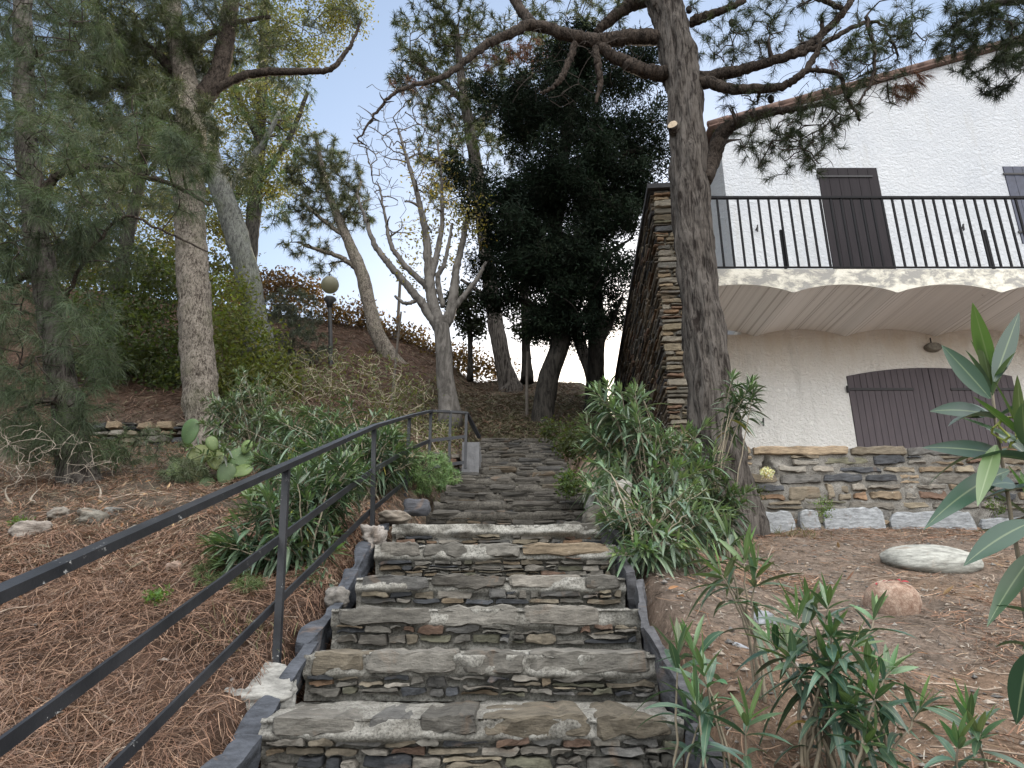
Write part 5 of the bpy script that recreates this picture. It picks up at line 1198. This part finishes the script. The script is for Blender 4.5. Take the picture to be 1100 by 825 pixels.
for (px, py, ra, rb, roll, tilt, c) in pads:
    q = at(px, py, 6.3+r.uniform(-.15, .15)); mb = MB()
    a_ = np.linspace(0, 2*np.pi, 29); b_ = np.linspace(-np.pi/2, np.pi/2, 11); Aa, Bb = np.meshgrid(a_, b_, indexing='ij')
    z = np.sin(Bb); w = np.cos(Bb)
    Pp = np.stack([rb*np.cos(Aa)*w*(1+.18*np.sin(Aa)), .022*z, ra*np.sin(Aa)*w], -1)
    Pp = Pp@(rotm('z', r.uniform(-.7, .7))@rotm('x', -tilt)@rotm('y', roll)).T; mb.grid(Pp+q, A(*c, 1)); obj('pad', mb, m_pad, cact, smooth=True)

# ------------------------------------------------------------------ oleanders
m_ole = mat_leaf('oleander_leaf', .16, .33, (1.3, 1.5, .6), .45, (.22, .27, .16))
m_ostem = mat_plain('oleander_stem', (.20, .17, .125), .8, .25, 30, .2)
OL = (.058, .092, .055)
def oleander(name, label, base, tips, seed, L=.13, W=.02, zone=.32, step=.03, c=OL, group=None, nleaf=3, stem_r=.006, splay=.5, drop=(.2, .95), cat='oleander', rows=7, tipL=.45):
    """base: world point, tips: (n,3) stem ends"""
    r = np.random.default_rng(seed); root = thing(name, base, label, cat, group)
    sm = MB(); lm = MB(); t = np.linspace(0, 1, 14)[:, None]
    Pl, Dl, Ll, Wl, Cl, Dr = [], [], [], [], [], []
    for tp in tips:
        b = base+A(r.normal()*splay*.12, r.normal()*splay*.12, -.03); H = tp-b; 
        c1 = b+A(H[0]*.25, H[1]*.25, H[2]*.6)+r.normal(size=3)*.06*np.linalg.norm(H)
        P = b*(1-t)**2+2*c1*t*(1-t)+tp*t**2
        P[1:-1] += r.normal(size=(12, 3))*.003
        rad = np.linspace(stem_r, stem_r*.35, 14); sm.tube(P, rad, 6)
        seg = np.linalg.norm(np.diff(P, axis=0), axis=1); cum = np.concatenate([[0], np.cumsum(seg)]); tot = cum[-1]
        z = min(zone*r.uniform(.8, 1.2), tot*.85); s = tot; ph = r.random()*6.3; k = 0
        T = nrm(np.gradient(P, axis=0))
        while s > tot-z:
            f = (tot-s)/z
            pt = np.array([np.interp(s, cum, P[:, q]) for q in range(3)]); tg = nrm(np.array([np.interp(s, cum, T[:, q]) for q in range(3)]))
            e1 = nrm(np.cross(tg, A(.3, .8, .1))); e2 = np.cross(tg, e1)
            for q in range(nleaf):
                if f > .5 and r.random() < .35: continue
                a = ph+q*2*np.pi/nleaf+r.normal()*.2; el = np.interp(f, [0, .12, .4, 1], [.35, .8, 1.25, 1.55])+r.normal()*.15
                d = tg*math.cos(el)+(e1*math.cos(a)+e2*math.sin(a))*math.sin(el)
                Pl.append(pt); Dl.append(d); Ll.append(L*np.interp(f, [0, .15, .4, 1], [tipL, .85, 1, .9])*r.uniform(.75, 1.15)); Wl.append(W*r.uniform(.8, 1.2)*np.interp(f, [0, .2], [.7, 1])); Dr.append(np.interp(f, [0, .3, 1], [.05, drop[0]+.15, drop[1]])*r.uniform(.5, 1.4))
                young = max(0, 1-f*6); cc = np.array(c)*(1-young*.45)+A(.16, .24, .06)*young*.45
                if f > .85 and r.random() < .06: cc = A(.26, .22, .06)
                Cl.append(np.append(np.clip(cc*r.uniform(.7, 1.35)*(1+r.normal(size=3)*.07), .01, .5), 1))
            ph += np.pi/3+.2; s -= step*(.35+1.0*min(f*4, 1))*r.uniform(.8, 1.2); k += 1
    blades(lm, np.array(Pl), np.array(Dl), np.array(Ll), np.array(Wl), np.array(Dr), np.array(Cl), r, rows)
    obj('stems', sm, m_ostem, root, smooth=True); obj('leaves', lm, m_ole, root, smooth=True)
    return root
def tipcloud(seed, Y, clumps):
    r = np.random.default_rng(seed)
    return np.concatenate([ell(r, at(px, py, Y+dY), A(rx*mpp(py, Y+dY), rd, ry*mpp(py, Y+dY)), n, .1) for (px, py, dY, rx, ry, rd, n) in clumps])
def gb(px, py, Y): q = at(px, py, Y); return A(q[0], q[1], float(ground_z(q[0], q[1])))
# left of the steps
oleander('oleander', 'oleander bush leaning through the bars beside the nearest handrail post', gb(318, 640, 3.75), tipcloud(1, 3.75, [(300, 535, 0, 56, 44, .25, 26), (350, 520, .2, 44, 44, .25, 24), (255, 590, -.1, 36, 36, .2, 16), (330, 580, -.1, 44, 30, .2, 18), (378, 505, .35, 24, 28, .2, 9)]), 301, .165, .02, .34, .036)
oleander('oleander', 'oleander bush behind the second handrail post', gb(385, 560, 5.2), tipcloud(2, 5.2, [(385, 490, 0, 50, 38, .3, 34), (420, 480, .2, 34, 30, .25, 20), (345, 490, .1, 34, 34, .25, 20), (370, 450, .3, 60, 22, .3, 16), (300, 460, .2, 40, 24, .3, 10), (310, 500, -.3, 40, 34, .3, 16)]), 302, .165, .019, .34, .03)
oleander('oleander', 'grey green oleander climbing behind the prickly pear at the pale pine foot', gb(275, 500, 7.3), tipcloud(3, 7.3, [(270, 440, 0, 54, 34, .4, 44), (225, 470, -.9, 30, 20, .2, 8), (250, 490, -1.0, 34, 14, .2, 8), (300, 490, -.6, 40, 26, .3, 22), (315, 465, 0, 40, 28, .4, 26), (240, 440, .2, 26, 24, .3, 12), (350, 470, .1, 30, 20, .3, 14), (265, 408, .2, 16, 10, .2, 4)]), 303, .15, .022, .3, .04, (.085, .115, .075))
oleander('oleander', 'low oleander sprig between the steps and the nearest post foot', gb(345, 625, 3.55), tipcloud(4, 3.5, [(335, 625, 0, 22, 18, .12, 6), (300, 640, 0, 20, 16, .1, 4)]), 304, .10, .014, .2, .03)
# right of the steps
oleander('oleander', 'large oleander bush before the front face of the tall stone wall', gb(700, 565, 4.75), tipcloud(5, 4.75, [(690, 450, .1, 64, 38, .35, 22), (650, 470, .2, 34, 44, .3, 14), (735, 485, -.1, 44, 40, .3, 13), (700, 510, -.2, 60, 36, .4, 12), (655, 515, -.1, 32, 30, .2, 14), (660, 425, .1, 40, 14, .2, 10)]), 305, .18, .024, .36, .045, (.100, .142, .094), drop=(.25, 1.0))
oleander('oleander', 'lower oleander spreading over the right edge of the steps below the pale rock', gb(705, 610, 3.75), tipcloud(6, 3.75, [(690, 550, 0, 40, 34, .25, 12), (680, 595, -.25, 22, 16, .12, 7), (640, 520, .6, 20, 20, .2, 8), (728, 545, .1, 40, 38, .25, 11), (665, 560, .2, 24, 28, .15, 10), (712, 585, -.1, 36, 24, .2, 14), (755, 565, 0, 30, 30, .2, 12)]), 306, .15, .02, .28, .038, (.100, .142, .094), drop=(.25, 1.0))
oleander('oleander', 'oleander shoots against the lower trunk of the big leaning pine', gb(765, 560, 4.85), tipcloud(7, 4.8, [(770, 520, 0, 30, 34, .15, 13), (798, 418, .1, 20, 16, .1, 8), (750, 490, .1, 28, 28, .15, 10), (795, 535, -.1, 16, 20, .1, 6)]), 307, .16, .02, .3, .028)
oleander('oleander', 'slender oleander sapling with a bare leaning stem on the right terrace', gb(824, 800, 2.45), np.array([at(781, 575, 2.5), at(800, 600, 2.45), at(755, 592, 2.55), at(812, 615, 2.35), at(775, 618, 2.4)]), 308, .175, .024, .22, .05, tipL=.7, stem_r=.006, splay=.15)
oleander('oleander', 'oleander sprigs overhanging the lower right corner of the steps', gb(765, 850, 2.0), tipcloud(9, 1.95, [(738, 690, .05, 22, 12, .08, 2), (745, 735, 0, 24, 16, .1, 2), (775, 775, 0, 30, 18, .1, 3)]), 309, .15, .024, .17, .04, (.055, .10, .066), tipL=.7)
oleander('oleander', 'dense young oleander in the middle foreground of the right terrace', gb(880, 830, 2.15), tipcloud(10, 2.1, [(865, 655, 0, 24, 12, .1, 3), (900, 690, -.05, 30, 30, .15, 5), (850, 710, .05, 24, 24, .12, 3), (885, 745, -.1, 40, 22, .15, 4), (930, 655, .05, 12, 8, .06, 1), (828, 680, .1, 12, 12, .06, 1)]), 310, .15, .024, .16, .04, (.055, .10, .068), tipL=.65)
oleander('oleander', 'oleander shoot with glossy leaves right of the dense young one', gb(930, 850, 1.95), tipcloud(11, 1.9, [(945, 735, 0, 26, 20, .08, 3), (972, 755, 0, 16, 12, .06, 1), (915, 785, 0, 26, 16, .08, 2)]), 311, .14, .023, .14, .036, (.055, .10, .068), tipL=.65)
oleander('oleander', 'single oleander sprig in the lower right corner of the terrace', gb(1035, 860, 1.8), np.array([at(1040, 770, 1.75), at(1052, 790, 1.7), at(1030, 800, 1.7)]), 312, .135, .023, .12, .034, (.06, .11, .07), tipL=.65)
# big foreground oleander branch at the right border
q0 = gb(1180, 900, 1.5)
big_o = oleander('oleander', 'close oleander branch with long glossy leaves entering from the right border', q0, np.array([at(1065, 415, 1.35), at(1098, 470, 1.32), at(1120, 560, 1.4), at(1140, 640, 1.3)]), 313, .17, .032, .2, .05, (.035, .075, .052), stem_r=.008, splay=.3, drop=(.15, .6), rows=10, tipL=.7)
mb = MB(); lm = MB(); r = np.random.default_rng(16); Lv = []
# hand placed long leaves seen in the photo: (root px, tip px)
for (a, b_, w, dr, cc) in (((1066, 402), (1044, 322), .024, -.05, (.13, .22, .07)), ((1064, 428), (1010, 368), .026, -.05, (.085, .15, .10)), ((1068, 410), (1094, 335), .024, .0, (.07, .12, .09)), ((1062, 445), (1000, 440), .024, -.1, (.06, .11, .075)), ((1078, 488), (992, 478), .026, -.05, (.05, .10, .075)),
                           ((1084, 505), (1003, 562), .030, -.25, (.05, .125, .08)), ((1110, 560), (1042, 603), .030, -.2, (.05, .12, .08)), ((1115, 590), (1064, 665), .026, .1, (.06, .12, .06)), ((1070, 478), (1050, 540), .022, .0, (.11, .17, .07)), ((1105, 700), (1093, 770), .03, .1, (.04, .09, .05)), ((1090, 520), (1065, 520), .02, .1, (.07, .12, .07))):
    A0 = at(*a, 1.34+r.uniform(-.05, .05)); B0 = at(*b_, 1.28+r.uniform(-.06, .06)); Dv = B0-A0; Ln = np.linalg.norm(Dv)
    Dv = Dv+A(0, 0, 1)*dr*Ln*0+A(0, 0, dr*Ln*-1.0)*-1*0
    d2 = nrm(Dv+A(0, 0, abs(dr))*Ln*.9); blades(lm, A0[None], d2[None], A(Ln*1.02), A(w*1.4), A(abs(dr)*.9+.02), A(*(np.array(cc)*(.62 if cc[0] < .1 else .85)), 1)[None], r, 12, -.25, .12, face=nrm(A0*A(1, 1, 1)+A(0, 0, -.5))[None])
obj('long_leaves', lm, m_ole, big_o, smooth=True)
fb = at(1078, 470, 1.33); S = np.array([at(1072, 470, 1.34), at(1085, 480, 1.34)]); T = ell(r, at(1082, 462, 1.33), A(.035, .03, .03), 16, .3)
Pq, Rq, _, _ = grow(S, np.full(2, .004), T, r, 5, .1, .1, .0028, .0022, .1); mb.tubes(Pq, Rq, 6)
obj('flower_stalks', mb, mat_plain('lime_green_stalk', (.26, .30, .07), .5, .2, 30, .1), big_o, smooth=True)
for o in list(bpy.data.objects):
    if o.name.split('.')[0] == 'oleander' : o['group'] = 'oleanders around the steps'
    if o.name.split('.')[0] == 'pine_tree': o['group'] = 'pines around the steps'
FILL_SKY = (18.4, 18.3, 18.1)
# ------------------------------------------------------------------ daylight
SUN_EL, SUN_AZ = R(15), R(12)
w = bpy.data.worlds.new('World'); scene.world = w; w.use_nodes = True; nt = w.node_tree
bg = nt.nodes['Background']; sky = nt.nodes.new('ShaderNodeTexSky'); sky.sky_type = 'NISHITA'; sky.sun_disc = False
sky.sun_elevation = SUN_EL; sky.sun_rotation = SUN_AZ; sky.air_density = 1.0; sky.dust_density = 1.0; sky.ozone_density = 1.2
# added bright sky patch above and behind the camera, lights facade and ground
tcn = nt.nodes.new('ShaderNodeTexCoord'); sp_ = nt.nodes.new('ShaderNodeSeparateXYZ'); nt.links.new(tcn.outputs['Generated'], sp_.inputs[0])
cn = noise(nt, 1.6, 6, .6, tcn.outputs['Generated'], .4)
def mth(op, a, b):
    n = nt.nodes.new('ShaderNodeMath'); n.operation = op
    for i_, v_ in enumerate((a, b)):
        if isinstance(v_, (int, float)): n.inputs[i_].default_value = v_
        else: nt.links.new(v_, n.inputs[i_])
    return n.outputs[0]
dp = nt.nodes.new('ShaderNodeVectorMath'); dp.operation = 'DOT_PRODUCT'; nt.links.new(tcn.outputs['Generated'], dp.inputs[0])
dp.inputs[1].default_value = Vector((.22, -.52, .83)).normalized()
msk = mth('ADD', dp.outputs['Value'], mth('MULTIPLY', cn, .5))
msk = ramp(nt, msk, [(.62, gr(0)), (1.0, gr(1))])
nt.links.new(mix(nt, msk, mix(nt, .30, sky.outputs[0], (3.1, 3.9, 5.3)), FILL_SKY), bg.inputs['Color']); bg.inputs['Strength'].default_value = .125
sl = bpy.data.lights.new('sun', 'SUN'); sl.energy = 3.5; sl.angle = R(.5); sl.color = (1, .86, .66)
so_ = bpy.data.objects.new('sun', sl); col.objects.link(so_)
dirv = Vector((math.sin(SUN_AZ)*math.cos(SUN_EL), math.cos(SUN_AZ)*math.cos(SUN_EL), math.sin(SUN_EL)))
so_.rotation_euler = dirv.to_track_quat('Z', 'Y').to_euler(); so_.location = (0, 0, 30)
scene.view_settings.view_transform = 'Standard'; scene.view_settings.look = 'None'; scene.view_settings.gamma = 1
scene.view_settings.use_curve_mapping = False; scene.view_settings.exposure = .9
scene.cycles.max_bounces = 8; scene.cycles.diffuse_bounces = 4; scene.cycles.transmission_bounces = 4
